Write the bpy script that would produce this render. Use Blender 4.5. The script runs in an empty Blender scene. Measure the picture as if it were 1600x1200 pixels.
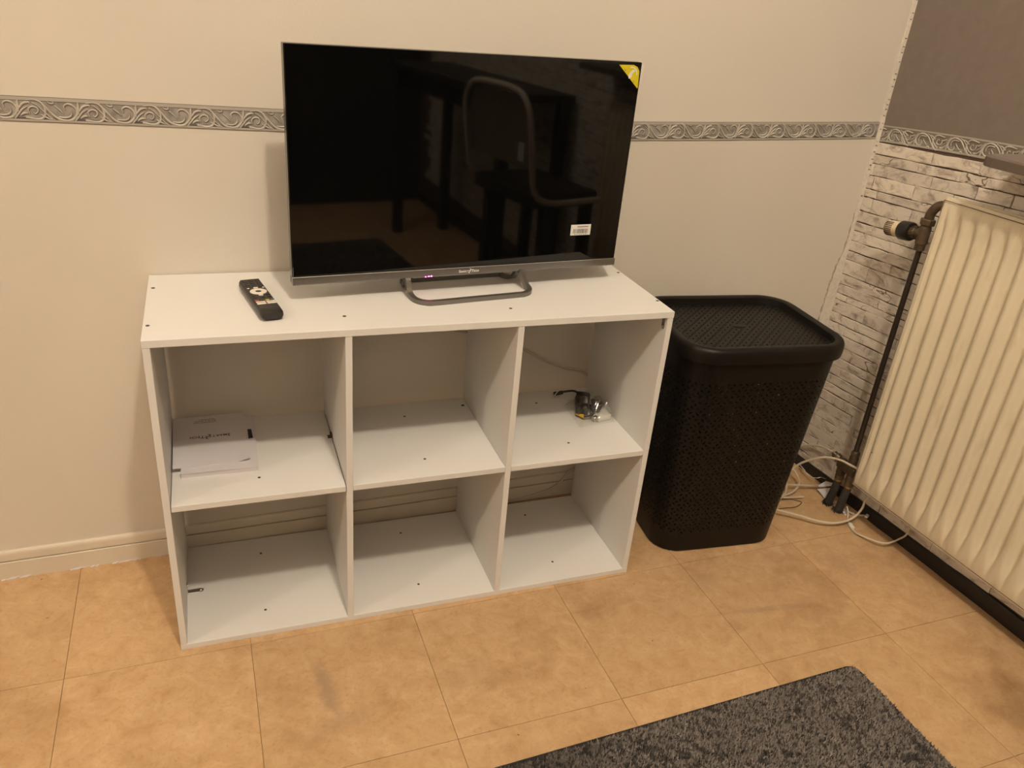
import bpy, bmesh, math, random
import numpy as np
from mathutils import Vector, Matrix
from mathutils.geometry import delaunay_2d_cdt

scene = bpy.context.scene
COL = scene.collection
random.seed(7)
rng = np.random.default_rng(11)
PI = math.pi

# ------------------------------------------------------------------ camera
cam_d = bpy.data.cameras.new('camera')
cam_d.sensor_fit = 'HORIZONTAL'
cam_d.sensor_width = 36.0
cam_d.lens = 36.0 * 1253.95 / 1600.0
cam_d.clip_start = 0.02
cam = bpy.data.objects.new('camera', cam_d)
COL.objects.link(cam)
_r = Vector((0.93900921, -0.33356621, 0.08363782))
_d = Vector((-0.07803194, -0.44353701, -0.89285269))
_f = Vector((0.33492196, 0.83187048, -0.44251416))
M = Matrix.Identity(4)
for i in range(3):
    M[i][0] = _r[i]; M[i][1] = -_d[i]; M[i][2] = -_f[i]
M[0][3], M[1][3], M[2][3] = 0.12209, -1.28791, 1.21099
cam.matrix_world = M
scene.camera = cam

# ------------------------------------------------------------------ world, lamps, exposure
world = bpy.data.worlds.new('world')
scene.world = world
world.use_nodes = True
world.node_tree.nodes['Background'].inputs[0].default_value = (0.02, 0.018, 0.015, 1)
world.node_tree.nodes['Background'].inputs[1].default_value = 0.2
LAMP = (1.0, 0.86, 0.675)


def lamp(name, loc, power, rad):
    l = bpy.data.lights.new(name, 'POINT')
    l.energy = power; l.color = LAMP; l.shadow_soft_size = rad
    o = bpy.data.objects.new(name, l); o.location = loc
    COL.objects.link(o)


lamp('ceiling_lamp', (0.47, -1.50, 3.00), 133, 0.055)
lamp('ceiling_lamp', (-3.00, -1.60, 3.00), 88, 0.045)

vs = scene.view_settings
scene.display_settings.display_device = 'sRGB'
vs.view_transform = 'Standard'
try:
    vs.look = 'None'
except Exception:
    pass
vs.exposure = -0.04
vs.gamma = 1.0
vs.use_curve_mapping = False


# ------------------------------------------------------------------ materials
def nd(t, kind, **kw):
    n = t.nodes.new(kind)
    for k, v in kw.items():
        setattr(n, k, v)
    return n


def mat(name, color, rough=0.5, metal=0.0, spec=0.5, var=None, bump=None, coat=0.0, emit=None, stretch=None):
    m = bpy.data.materials.new(name); m.use_nodes = True
    t = m.node_tree; b = t.nodes['Principled BSDF']
    b.inputs['Base Color'].default_value = (*color, 1)
    b.inputs['Roughness'].default_value = rough
    b.inputs['Metallic'].default_value = metal
    b.inputs['Specular IOR Level'].default_value = spec
    b.inputs['Coat Weight'].default_value = coat
    if emit:
        b.inputs['Emission Color'].default_value = (*emit[0], 1)
        b.inputs['Emission Strength'].default_value = emit[1]
    src = None
    if var or bump:
        g = nd(t, 'ShaderNodeNewGeometry')
        src = g.outputs['Position']
        if stretch:
            mp = nd(t, 'ShaderNodeMapping'); mp.inputs['Scale'].default_value = stretch
            t.links.new(src, mp.inputs['Vector']); src = mp.outputs[0]
    if var:
        sc, amt = var
        n = nd(t, 'ShaderNodeTexNoise'); n.inputs['Scale'].default_value = sc; n.inputs['Detail'].default_value = 6
        t.links.new(src, n.inputs['Vector'])
        r = nd(t, 'ShaderNodeMapRange')
        r.inputs['From Min'].default_value = 0.3; r.inputs['From Max'].default_value = 0.7
        r.inputs['To Min'].default_value = 1 - amt; r.inputs['To Max'].default_value = 1 + amt
        t.links.new(n.outputs['Fac'], r.inputs['Value'])
        mx = nd(t, 'ShaderNodeVectorMath', operation='SCALE')
        mx.inputs[0].default_value = color
        t.links.new(r.outputs[0], mx.inputs['Scale'])
        t.links.new(mx.outputs[0], b.inputs['Base Color'])
    if bump:
        sc, st = bump
        n = nd(t, 'ShaderNodeTexNoise'); n.inputs['Scale'].default_value = sc; n.inputs['Detail'].default_value = 4
        t.links.new(src, n.inputs['Vector'])
        bp = nd(t, 'ShaderNodeBump'); bp.inputs['Strength'].default_value = st; bp.inputs['Distance'].default_value = 0.002
        t.links.new(n.outputs['Fac'], bp.inputs['Height'])
        t.links.new(bp.outputs[0], b.inputs['Normal'])
    return m


def wall_paint():
    m = mat('painted_wallpaper', (0.64, 0.590, 0.515), 0.62, spec=0.3, var=(1.7, 0.035), bump=(260, 0.16))
    t = m.node_tree; b = t.nodes['Principled BSDF']
    # second, broad bump: the paper is not quite flat
    g = nd(t, 'ShaderNodeNewGeometry')
    n = nd(t, 'ShaderNodeTexNoise'); n.inputs['Scale'].default_value = 9; n.inputs['Detail'].default_value = 3
    t.links.new(g.outputs['Position'], n.inputs['Vector'])
    bp = nd(t, 'ShaderNodeBump'); bp.inputs['Strength'].default_value = 0.25; bp.inputs['Distance'].default_value = 0.004
    t.links.new(n.outputs['Fac'], bp.inputs['Height'])
    old = b.inputs['Normal'].links[0].from_node
    t.links.new(bp.outputs[0], old.inputs['Normal'])
    return m


def tile_mat():
    m = bpy.data.materials.new('linoleum_tile'); m.use_nodes = True
    t = m.node_tree; b = t.nodes['Principled BSDF']; L = t.links.new
    g = nd(t, 'ShaderNodeNewGeometry')
    oi = nd(t, 'ShaderNodeObjectInfo')
    add = nd(t, 'ShaderNodeVectorMath', operation='ADD')
    sc = nd(t, 'ShaderNodeVectorMath', operation='SCALE'); sc.inputs['Scale'].default_value = 9.0
    cx = nd(t, 'ShaderNodeCombineXYZ')
    L(oi.outputs['Random'], cx.inputs[2]); L(cx.outputs[0], sc.inputs[0])
    L(g.outputs['Position'], add.inputs[0]); L(sc.outputs[0], add.inputs[1])

    def noise(scale, detail, rough, src, dist=0.0):
        n = nd(t, 'ShaderNodeTexNoise')
        n.inputs['Scale'].default_value = scale; n.inputs['Detail'].default_value = detail
        n.inputs['Roughness'].default_value = rough; n.inputs['Distortion'].default_value = dist
        L(src, n.inputs['Vector']); return n.outputs['Fac']

    def ramp(src, stops):
        r = nd(t, 'ShaderNodeValToRGB'); e = r.color_ramp.elements
        e[0].position, e[0].color = stops[0][0], (*stops[0][1], 1)
        e[1].position, e[1].color = stops[-1][0], (*stops[-1][1], 1)
        for p, c in stops[1:-1]:
            q = e.new(p); q.color = (*c, 1)
        L(src, r.inputs[0]); return r.outputs[0]

    def mul(a, bb, f=1.0):
        x = nd(t, 'ShaderNodeMix', data_type='RGBA', blend_type='MULTIPLY'); x.inputs[0].default_value = f
        L(a, x.inputs[6]); L(bb, x.inputs[7]); return x.outputs[2]
    base = ramp(noise(26, 8, 0.72, add.outputs[0], 0.6), [(0.28, (0.435, 0.262, 0.126)), (0.47, (0.503, 0.326, 0.172)), (0.56, (0.530, 0.349, 0.190)), (0.74, (0.59, 0.415, 0.243))])
    fleck = ramp(noise(150, 3, 0.6, add.outputs[0]), [(0.30, (0.88, 0.85, 0.82)), (0.44, (1, 1, 1)), (0.70, (1, 1, 1))])
    dirt = ramp(noise(5.5, 5, 0.62, g.outputs['Position'], 0.4), [(0.30, (0.80, 0.75, 0.70)), (0.50, (1, 1, 1)), (0.8, (1.0, 1.0, 1.0))])
    speck = ramp(noise(62, 2, 0.5, g.outputs['Position']), [(0.215, (0.35, 0.22, 0.12)), (0.245, (1, 1, 1)), (0.7, (1, 1, 1))])
    c = mul(mul(mul(base, fleck), dirt), speck)
    # worn grey smudges that stay on the floor: (centre, half sizes, rotation, strength)
    for (x, y, sx, sy, rz, s) in [(0.255, -0.165, 0.022, 0.10, 0.12, 0.55), (0.27, -0.25, 0.10, 0.03, 0.3, 0.25), (1.24, -0.195, 0.16, 0.012, -0.12, 0.32),
                                  (1.14, -0.07, 0.06, 0.035, 0.3, 0.25), (1.52, -0.10, 0.06, 0.07, 0.4, 0.28), (0.52, -0.2, 0.08, 0.06, 0.2, 0.15)]:
        mp = nd(t, 'ShaderNodeMapping', vector_type='TEXTURE')
        mp.inputs['Location'].default_value = (x, y, 0); mp.inputs['Rotation'].default_value = (0, 0, rz)
        mp.inputs['Scale'].default_value = (sx, sy, 1)
        L(g.outputs['Position'], mp.inputs['Vector'])
        ln = nd(t, 'ShaderNodeVectorMath', operation='LENGTH'); L(mp.outputs[0], ln.inputs[0])
        a2 = nd(t, 'ShaderNodeMath', operation='MULTIPLY_ADD'); a2.inputs[1].default_value = 1.6; a2.inputs[2].default_value = -0.8
        L(noise(30, 5, 0.7, g.outputs['Position']), a2.inputs[0])
        a3 = nd(t, 'ShaderNodeMath', operation='ADD'); L(ln.outputs['Value'], a3.inputs[0]); L(a2.outputs[0], a3.inputs[1])
        mr = nd(t, 'ShaderNodeMapRange', interpolation_type='SMOOTHSTEP')
        mr.inputs['From Min'].default_value = 0.1; mr.inputs['From Max'].default_value = 1.1
        mr.inputs['To Min'].default_value = s; mr.inputs['To Max'].default_value = 0
        L(a3.outputs[0], mr.inputs['Value'])
        x_ = nd(t, 'ShaderNodeMix', data_type='RGBA'); L(mr.outputs[0], x_.inputs[0]); L(c, x_.inputs[6])
        x_.inputs[7].default_value = (0.25, 0.17, 0.115, 1); c = x_.outputs[2]
    # small tone shift per tile
    mr = nd(t, 'ShaderNodeMapRange'); mr.inputs['To Min'].default_value = 0.95; mr.inputs['To Max'].default_value = 1.05
    L(oi.outputs['Random'], mr.inputs['Value'])
    vm = nd(t, 'ShaderNodeVectorMath', operation='SCALE'); L(c, vm.inputs[0]); L(mr.outputs[0], vm.inputs['Scale'])
    L(vm.outputs[0], b.inputs['Base Color'])
    b.inputs['Roughness'].default_value = 0.46
    b.inputs['Specular IOR Level'].default_value = 0.4
    bp = nd(t, 'ShaderNodeBump'); bp.inputs['Strength'].default_value = 0.08; bp.inputs['Distance'].default_value = 0.002
    L(noise(40, 4, 0.5, g.outputs['Position']), bp.inputs['Height']); L(bp.outputs[0], b.inputs['Normal'])
    return m


def brick_mat():
    m = bpy.data.materials.new('whitewashed_stone'); m.use_nodes = True
    t = m.node_tree; b = t.nodes['Principled BSDF']; L = t.links.new
    g = nd(t, 'ShaderNodeNewGeometry'); oi = nd(t, 'ShaderNodeObjectInfo')
    cx = nd(t, 'ShaderNodeCombineXYZ'); L(oi.outputs['Random'], cx.inputs[0])
    sc = nd(t, 'ShaderNodeVectorMath', operation='SCALE'); sc.inputs['Scale'].default_value = 7.0; L(cx.outputs[0], sc.inputs[0])
    add = nd(t, 'ShaderNodeVectorMath', operation='ADD'); L(g.outputs['Position'], add.inputs[0]); L(sc.outputs[0], add.inputs[1])
    mp = nd(t, 'ShaderNodeMapping'); mp.inputs['Scale'].default_value = (1, 0.75, 1.5); mp.inputs['Rotation'].default_value = (0.35, 0, 0)
    L(add.outputs[0], mp.inputs['Vector'])
    n = nd(t, 'ShaderNodeTexNoise'); n.inputs['Scale'].default_value = 24; n.inputs['Detail'].default_value = 9
    n.inputs['Roughness'].default_value = 0.72; n.inputs['Distortion'].default_value = 0.9
    L(mp.outputs[0], n.inputs['Vector'])
    r = nd(t, 'ShaderNodeValToRGB'); e = r.color_ramp.elements
    e[0].position, e[0].color = 0.30, (0.24, 0.19, 0.155, 1)
    e[1].position, e[1].color = 0.62, (0.70, 0.63, 0.55, 1)
    for p, c in [(0.385, (0.43, 0.365, 0.31)), (0.455, (0.59, 0.52, 0.445)), (0.515, (0.68, 0.61, 0.525))]:
        q = e.new(p); q.color = (*c, 1)
    L(n.outputs['Fac'], r.inputs[0])
    # thin dark cracks, broken up by a second noise
    n3 = nd(t, 'ShaderNodeTexNoise'); n3.inputs['Scale'].default_value = 15; n3.inputs['Detail'].default_value = 3; n3.inputs['Roughness'].default_value = 0.45
    mp3 = nd(t, 'ShaderNodeMapping'); mp3.inputs['Scale'].default_value = (1, 0.6, 1.3); mp3.inputs['Rotation'].default_value = (-0.5, 0, 0)
    L(add.outputs[0], mp3.inputs['Vector']); L(mp3.outputs[0], n3.inputs['Vector'])
    sb = nd(t, 'ShaderNodeMath', operation='SUBTRACT'); L(n3.outputs['Fac'], sb.inputs[0]); sb.inputs[1].default_value = 0.5
    ab = nd(t, 'ShaderNodeMath', operation='ABSOLUTE'); L(sb.outputs[0], ab.inputs[0])
    n4 = nd(t, 'ShaderNodeTexNoise'); n4.inputs['Scale'].default_value = 11; L(add.outputs[0], n4.inputs['Vector'])
    gt = nd(t, 'ShaderNodeMapRange'); gt.inputs['From Min'].default_value = 0.57; gt.inputs['From Max'].default_value = 0.70; gt.inputs['To Max'].default_value = 0.010; L(n4.outputs['Fac'], gt.inputs['Value'])
    lt = nd(t, 'ShaderNodeMath', operation='LESS_THAN'); L(ab.outputs[0], lt.inputs[0]); L(gt.outputs[0], lt.inputs[1])
    cr_ = nd(t, 'ShaderNodeMix', data_type='RGBA'); L(lt.outputs[0], cr_.inputs[0]); L(r.outputs[0], cr_.inputs[6]); cr_.inputs[7].default_value = (0.20, 0.15, 0.115, 1)
    mr = nd(t, 'ShaderNodeMapRange'); mr.inputs['To Min'].default_value = 0.88; mr.inputs['To Max'].default_value = 1.05
    L(oi.outputs['Random'], mr.inputs['Value'])
    vm = nd(t, 'ShaderNodeVectorMath', operation='SCALE'); L(cr_.outputs[2], vm.inputs[0]); L(mr.outputs[0], vm.inputs['Scale'])
    L(vm.outputs[0], b.inputs['Base Color'])
    b.inputs['Roughness'].default_value = 0.7; b.inputs['Specular IOR Level'].default_value = 0.25
    bp = nd(t, 'ShaderNodeBump'); bp.inputs['Strength'].default_value = 0.35; bp.inputs['Distance'].default_value = 0.002
    L(n.outputs['Fac'], bp.inputs['Height']); L(bp.outputs[0], b.inputs['Normal'])
    return m


def radiator_mat():
    m = mat('aged_cream_enamel', (0.72, 0.635, 0.475), 0.42, var=(3, 0.05))
    t = m.node_tree; b = t.nodes['Principled BSDF']; L = t.links.new
    src = b.inputs['Base Color'].links[0].from_socket
    g = nd(t, 'ShaderNodeNewGeometry')
    mp = nd(t, 'ShaderNodeMapping'); mp.inputs['Scale'].default_value = (1, 1, 0.25); L(g.outputs['Position'], mp.inputs['Vector'])
    n = nd(t, 'ShaderNodeTexNoise'); n.inputs['Scale'].default_value = 45; n.inputs['Detail'].default_value = 5
    L(mp.outputs[0], n.inputs['Vector'])
    r = nd(t, 'ShaderNodeValToRGB'); e = r.color_ramp.elements
    e[0].position, e[0].color = 0.25, (0.86, 0.82, 0.76, 1); e[1].position, e[1].color = 0.40, (1, 1, 1, 1)
    L(n.outputs['Fac'], r.inputs[0])
    n2 = nd(t, 'ShaderNodeTexNoise'); n2.inputs['Scale'].default_value = 55; L(g.outputs['Position'], n2.inputs['Vector'])
    r2 = nd(t, 'ShaderNodeValToRGB'); e = r2.color_ramp.elements
    e[0].position, e[0].color = 0.20, (0.30, 0.16, 0.07, 1); e[1].position, e[1].color = 0.225, (1, 1, 1, 1)
    L(n2.outputs['Fac'], r2.inputs[0])
    for o in (r.outputs[0], r2.outputs[0]):
        x = nd(t, 'ShaderNodeMix', data_type='RGBA', blend_type='MULTIPLY'); x.inputs[0].default_value = 1
        L(src, x.inputs[6]); L(o, x.inputs[7]); src = x.outputs[2]
    L(src, b.inputs['Base Color'])
    return m


def film_mat():
    m = bpy.data.materials.new('clear_plastic_film'); m.use_nodes = True
    t = m.node_tree; t.nodes.remove(t.nodes['Principled BSDF'])
    out = t.nodes['Material Output']
    tr = nd(t, 'ShaderNodeBsdfTransparent'); tr.inputs[0].default_value = (0.97, 0.97, 0.96, 1)
    gl = nd(t, 'ShaderNodeBsdfGlossy'); gl.inputs['Roughness'].default_value = 0.16
    df = nd(t, 'ShaderNodeBsdfDiffuse'); df.inputs[0].default_value = (0.75, 0.74, 0.70, 1)
    lw = nd(t, 'ShaderNodeLayerWeight'); lw.inputs['Blend'].default_value = 0.5
    pw_ = nd(t, 'ShaderNodeMath', operation='POWER'); pw_.inputs[1].default_value = 4.0; t.links.new(lw.outputs['Facing'], pw_.inputs[0])
    fr = nd(t, 'ShaderNodeMath', operation='MULTIPLY_ADD'); fr.inputs[1].default_value = 0.30; fr.inputs[2].default_value = 0.08; t.links.new(pw_.outputs[0], fr.inputs[0])
    m1 = nd(t, 'ShaderNodeMixShader'); t.links.new(fr.outputs[0], m1.inputs[0])
    t.links.new(tr.outputs[0], m1.inputs[1]); t.links.new(gl.outputs[0], m1.inputs[2])
    m2 = nd(t, 'ShaderNodeMixShader'); m2.inputs[0].default_value = 0.03
    t.links.new(m1.outputs[0], m2.inputs[1]); t.links.new(df.outputs[0], m2.inputs[2])
    t.links.new(m2.outputs[0], out.inputs['Surface'])
    return m


def rug_mat():
    m = bpy.data.materials.new('charcoal_pile'); m.use_nodes = True
    t = m.node_tree; b = t.nodes['Principled BSDF']; L = t.links.new
    a = nd(t, 'ShaderNodeAttribute'); a.attribute_name = 'tone'
    r = nd(t, 'ShaderNodeValToRGB'); e = r.color_ramp.elements
    e[0].position, e[0].color = 0.0, (0.022, 0.020, 0.021, 1); e[1].position, e[1].color = 1.0, (0.34, 0.30, 0.27, 1)
    L(a.outputs['Fac'], r.inputs[0]); L(r.outputs[0], b.inputs['Base Color'])
    b.inputs['Roughness'].default_value = 0.9; b.inputs['Specular IOR Level'].default_value = 0.1
    return m


MT = {
    'wall': wall_paint(),
    'tile': tile_mat(),
    'brick': brick_mat(),
    'rad': radiator_mat(),
    'film': film_mat(),
    'pile': rug_mat(),
    'joint': mat('dark_joint', (0.085, 0.055, 0.035), 0.8),
    'floor_joint': mat('tile_joint', (0.27, 0.165, 0.080), 0.8),
    'grey_wall': mat('grey_wallpaper', (0.178, 0.148, 0.126), 0.7, spec=0.3, var=(40, 0.05), bump=(400, 0.15)),
    'ceiling': mat('ceiling_paint', (0.84, 0.82, 0.79), 0.8),
    'far_wall': mat('grey_wall_paint', (0.30, 0.275, 0.245), 0.8, var=(2, 0.05)),
    'mirror_dark': mat('dark_mirror_backdrop', (0.022, 0.019, 0.017), 0.7, var=(3, 0.1)),
    'base_paint': mat('baseboard_paint', (0.64, 0.575, 0.475), 0.42, var=(8, 0.06), bump=(40, 0.1)),
    'black_paint': mat('black_skirting_paint', (0.012, 0.010, 0.010), 0.45, bump=(60, 0.4)),
    'border_back': mat('border_ground', (0.15, 0.136, 0.122), 0.7, var=(30, 0.15)),
    'border_mid': mat('border_field', (0.265, 0.242, 0.217), 0.7, var=(60, 0.3)),
    'border_rail': mat('border_rail', (0.38, 0.345, 0.30), 0.65),
    'border_line': mat('border_line', (0.075, 0.064, 0.056), 0.7),
    'border_scroll': mat('border_scroll', (0.435, 0.40, 0.352), 0.6, var=(70, 0.14)),
    'paper_strip': mat('torn_wallpaper_strip', (0.66, 0.61, 0.53), 0.7, var=(120, 0.10)),
    'tick': mat('brown_mark', (0.13, 0.09, 0.06), 0.8),
    'plaster': mat('grey_plaster', (0.40, 0.35, 0.29), 0.8, var=(90, 0.3)),
    'shelf': mat('white_melamine', (0.715, 0.70, 0.68), 0.5, spec=0.18, var=(2.5, 0.012), bump=(900, 0.03)),
    'shelf_edge': mat('white_edge_band', (0.66, 0.61, 0.54), 0.42),
    'screw': mat('dark_screw_head', (0.055, 0.042, 0.033), 0.45, metal=0.3),
    'steel': mat('zinc_steel', (0.50, 0.48, 0.44), 0.32, metal=1.0),
    'tv_black': mat('gloss_black_plastic', (0.004, 0.004, 0.004), 0.18),
    'screen': mat('black_screen_glass', (0.0018, 0.0018, 0.0018), 0.035, spec=0.42),
    'tv_bar': mat('brushed_grey_metal', (0.27, 0.26, 0.25), 0.26, metal=0.9),
    'tv_shine': mat('polished_trim', (0.62, 0.60, 0.57), 0.2, metal=1.0),
    'stand': mat('gunmetal_stand', (0.20, 0.185, 0.165), 0.36, metal=0.75),
    'silver_print': mat('silver_print', (0.85, 0.83, 0.80), 0.5),
    'led': mat('magenta_led', (0.8, 0.05, 0.4), 0.4, emit=((1.0, 0.06, 0.45), 22.0)),
    'yellow': mat('yellow_sticker', (0.60, 0.50, 0.012), 0.4),
    'white': mat('white_label', (0.72, 0.70, 0.66), 0.5),
    'clear_white': mat('white_tape', (0.66, 0.62, 0.57), 0.4),
    'print': mat('black_print', (0.02, 0.018, 0.018), 0.5),
    'grey_print': mat('grey_print', (0.16, 0.145, 0.14), 0.6),
    'remote': mat('black_remote_plastic', (0.017, 0.015, 0.013), 0.42),
    'remote_side': mat('dark_grey_plastic', (0.085, 0.072, 0.060), 0.45),
    'button': mat('black_rubber', (0.006, 0.006, 0.006), 0.35),
    'key_white': mat('white_key', (0.74, 0.69, 0.62), 0.4),
    'key_red': mat('red_key', (0.62, 0.09, 0.035), 0.4),
    'key_green': mat('green_key', (0.02, 0.05, 0.02), 0.4),
    'key_yellow': mat('yellow_key', (0.68, 0.42, 0.03), 0.4),
    'key_blue': mat('blue_key', (0.12, 0.16, 0.22), 0.4),
    'paper': mat('white_paper', (0.66, 0.63, 0.655), 0.6),
    'paper2': mat('page_edges', (0.61, 0.575, 0.585), 0.7, stretch=(1, 1, 60), var=(8, 0.10)),
    'hamper': mat('black_hamper_plastic', (0.0052, 0.0041, 0.0033), 0.46, spec=0.26, bump=(500, 0.05)),
    'pipe': mat('dark_painted_pipe', (0.030, 0.021, 0.016), 0.25),
    'brass': mat('tarnished_brass', (0.105, 0.074, 0.046), 0.42, metal=0.5, var=(60, 0.25)),
    'brass_hi': mat('worn_brass', (0.42, 0.27, 0.10), 0.35, metal=0.8),
    'collar': mat('black_collar', (0.010, 0.008, 0.007), 0.35),
    'thermo': mat('cream_thermostat', (0.64, 0.53, 0.36), 0.4),
    'foam': mat('charcoal_foam', (0.036, 0.031, 0.028), 0.9, bump=(300, 0.6)),
    'cable': mat('cream_cable', (0.58, 0.50, 0.385), 0.42),
    'cable_grey': mat('grey_white_cable', (0.52, 0.46, 0.38), 0.5),
    'adapter': mat('black_adapter', (0.012, 0.011, 0.010), 0.4),
    'rug_base': mat('rug_backing', (0.016, 0.014, 0.014), 0.9),
    'chair_frame': mat('beige_tube', (0.72, 0.63, 0.53), 0.4),
    'chair_pad': mat('brown_mesh_fabric', (0.21, 0.165, 0.125), 0.8, var=(200, 0.2)),
    'dark_wood': mat('dark_stained_wood', (0.018, 0.014, 0.011), 0.5),
    'sill_edge': mat('dark_sill_front', (0.115, 0.088, 0.066), 0.5),
    'sill': mat('greige_stone_sill', (0.20, 0.165, 0.145), 0.5, var=(30, 0.06)),
}

# ------------------------------------------------------------------ helpers
MW = {}


def tag(o, label=None, cat=None, group=None, kind=None):
    if label: o['label'] = label
    if cat: o['category'] = cat
    if group: o['group'] = group
    if kind: o['kind'] = kind
    return o


def link(name, me, parent=None):
    o = bpy.data.objects.new(name, me)
    COL.objects.link(o)
    if parent:
        o.parent = parent
    return o


def to_mesh(bm, name, m, smooth=False, recalc=True):
    if recalc:
        bmesh.ops.recalc_face_normals(bm, faces=bm.faces[:])
    me = bpy.data.meshes.new(name)
    bm.to_mesh(me); bm.free()
    if isinstance(m, (list, tuple)):
        for q in m: me.materials.append(MT[q])
    else:
        me.materials.append(MT[m])
    if smooth:
        me.polygons.foreach_set('use_smooth', [True] * len(me.polygons))
        try:
            me.set_sharp_from_angle(angle=math.radians(38))
        except Exception:
            pass
    return me


def thing(name, loc, rz, label, cat, group=None):
    o = bpy.data.objects.new(name, None)
    o.empty_display_size = 0.05
    COL.objects.link(o)
    o.location = loc; o.rotation_euler = (0, 0, rz)
    MW[o.name] = Matrix.Translation(Vector(loc)) @ Matrix.Rotation(rz, 4, 'Z')
    return tag(o, label, cat, group)


def part(name, bm, m, parent, world=False, smooth=False, label=None, kind=None, recalc=True):
    """bm in the parent's coordinates, or in the room's when world=True"""
    if world and parent is not None and parent.name in MW:
        bm.transform(MW[parent.name].inverted())
    o = link(name, to_mesh(bm, name, m, smooth, recalc), parent)
    if label: o['label'] = label
    if kind: o['kind'] = kind
    if parent is not None and parent.name in MW:
        MW[o.name] = MW[parent.name]
    return o


def solo(name, bm, m, base, label, cat, group=None, smooth=False, kind=None):
    """a thing that is one mesh; bm in room coordinates, origin at base"""
    bm.transform(Matrix.Translation(-Vector(base)))
    o = link(name, to_mesh(bm, name, m, smooth)); o.location = base
    MW[o.name] = Matrix.Translation(Vector(base))
    return tag(o, label, cat, group, kind)


def struct(name, bm, m, smooth=False):
    o = link(name, to_mesh(bm, name, m, smooth))
    o['kind'] = 'structure'
    return o


def BM():
    return bmesh.new()


def box(bm, x0, x1, y0, y1, z0, z1, bev=0.0, seg=1):
    v = [bm.verts.new((x, y, z)) for x in (x0, x1) for y in (y0, y1) for z in (z0, z1)]
    fs = [(0, 1, 3, 2), (4, 6, 7, 5), (0, 4, 5, 1), (2, 3, 7, 6), (0, 2, 6, 4), (1, 5, 7, 3)]
    faces = [bm.faces.new([v[i] for i in f]) for f in fs]
    if bev > 0:
        es = list({e for f in faces for e in f.edges})
        bmesh.ops.bevel(bm, geom=es, offset=bev, segments=seg, affect='EDGES', profile=0.5)
    return bm


def hexa(bm, pts):
    """pts: 8 points, bottom ring then top ring"""
    v = [bm.verts.new(p) for p in pts]
    for f in [(0, 3, 2, 1), (4, 5, 6, 7), (0, 1, 5, 4), (1, 2, 6, 5), (2, 3, 7, 6), (3, 0, 4, 7)]:
        bm.faces.new([v[i] for i in f])
    return bm


def prism(bm, poly, off):
    """poly: list of 3D points; off: thickness vector"""
    off = Vector(off)
    a = [bm.verts.new(p) for p in poly]; b = [bm.verts.new(Vector(p) + off) for p in poly]
    bm.faces.new(a); bm.faces.new(b[::-1])
    n = len(a)
    for i in range(n):
        bm.faces.new((a[i], b[i], b[(i + 1) % n], a[(i + 1) % n]))
    return bm


def catmull(pts, sub=6, closed=False):
    P = [Vector(p) for p in pts]
    if len(P) < 3: return P
    n = len(P); out = []
    rngi = range(n if closed else n - 1)
    for i in rngi:
        if closed:
            p0, p1, p2, p3 = P[i - 1], P[i], P[(i + 1) % n], P[(i + 2) % n]
        else:
            p1, p2 = P[i], P[i + 1]
            p0 = P[i - 1] if i > 0 else p1 * 2 - p2
            p3 = P[i + 2] if i + 2 < n else p2 * 2 - p1
        for k in range(sub):
            t = k / sub
            out.append(0.5 * ((2 * p1) + (-p0 + p2) * t + (2 * p0 - 5 * p1 + 4 * p2 - p3) * t * t + (-p0 + 3 * p1 - 3 * p2 + p3) * t ** 3))
    if not closed: out.append(P[-1])
    return out


def tube(bm, pts, r, seg=8, sub=6, closed=False, caps=True):
    P = catmull(pts, sub, closed) if sub > 1 else [Vector(p) for p in pts]
    n = len(P)
    rad = r if callable(r) else (lambda t: r)
    T = []
    for i in range(n):
        a = P[i - 1] if (i > 0 or closed) else P[i]
        b = P[(i + 1) % n] if (i < n - 1 or closed) else P[i]
        T.append((b - a).normalized())
    up = Vector((0, 0, 1)) if abs(T[0].z) < 0.9 else Vector((1, 0, 0))
    N = (up - T[0] * up.dot(T[0])).normalized()
    rings = []
    for i in range(n):
        N = (N - T[i] * N.dot(T[i]))
        N = N.normalized() if N.length > 1e-6 else T[i].orthogonal().normalized()
        B = T[i].cross(N)
        rr = rad(i / max(1, n - 1))
        rings.append([bm.verts.new(P[i] + (N * math.cos(2 * PI * k / seg) + B * math.sin(2 * PI * k / seg)) * rr) for k in range(seg)])
    m = n if closed else n - 1
    for i in range(m):
        A, B2 = rings[i], rings[(i + 1) % n]
        for k in range(seg):
            bm.faces.new((A[k], A[(k + 1) % seg], B2[(k + 1) % seg], B2[k]))
    if caps and not closed:
        bm.faces.new(rings[0][::-1]); bm.faces.new(rings[-1])
    return bm


def bar(bm, pts, w, h, up, sub=1, closed=False, bev=0.0):
    """rectangular section swept along a path; w across, h along up-ish"""
    P = catmull(pts, sub) if sub > 1 else [Vector(p) for p in pts]
    n = len(P); rings = []
    for i in range(n):
        a = P[max(0, i - 1)]; b = P[min(n - 1, i + 1)]
        T = (b - a).normalized()
        U = Vector(up(i / (n - 1)) if callable(up) else up)
        U = (U - T * U.dot(T)).normalized(); S = T.cross(U)
        rings.append([bm.verts.new(P[i] + S * (sx * w / 2) + U * (sy * h / 2)) for sx, sy in ((-1, -1), (1, -1), (1, 1), (-1, 1))])
    for i in range(n - 1):
        for k in range(4):
            bm.faces.new((rings[i][k], rings[i][(k + 1) % 4], rings[i + 1][(k + 1) % 4], rings[i + 1][k]))
    bm.faces.new(rings[0][::-1]); bm.faces.new(rings[-1])
    return bm


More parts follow.
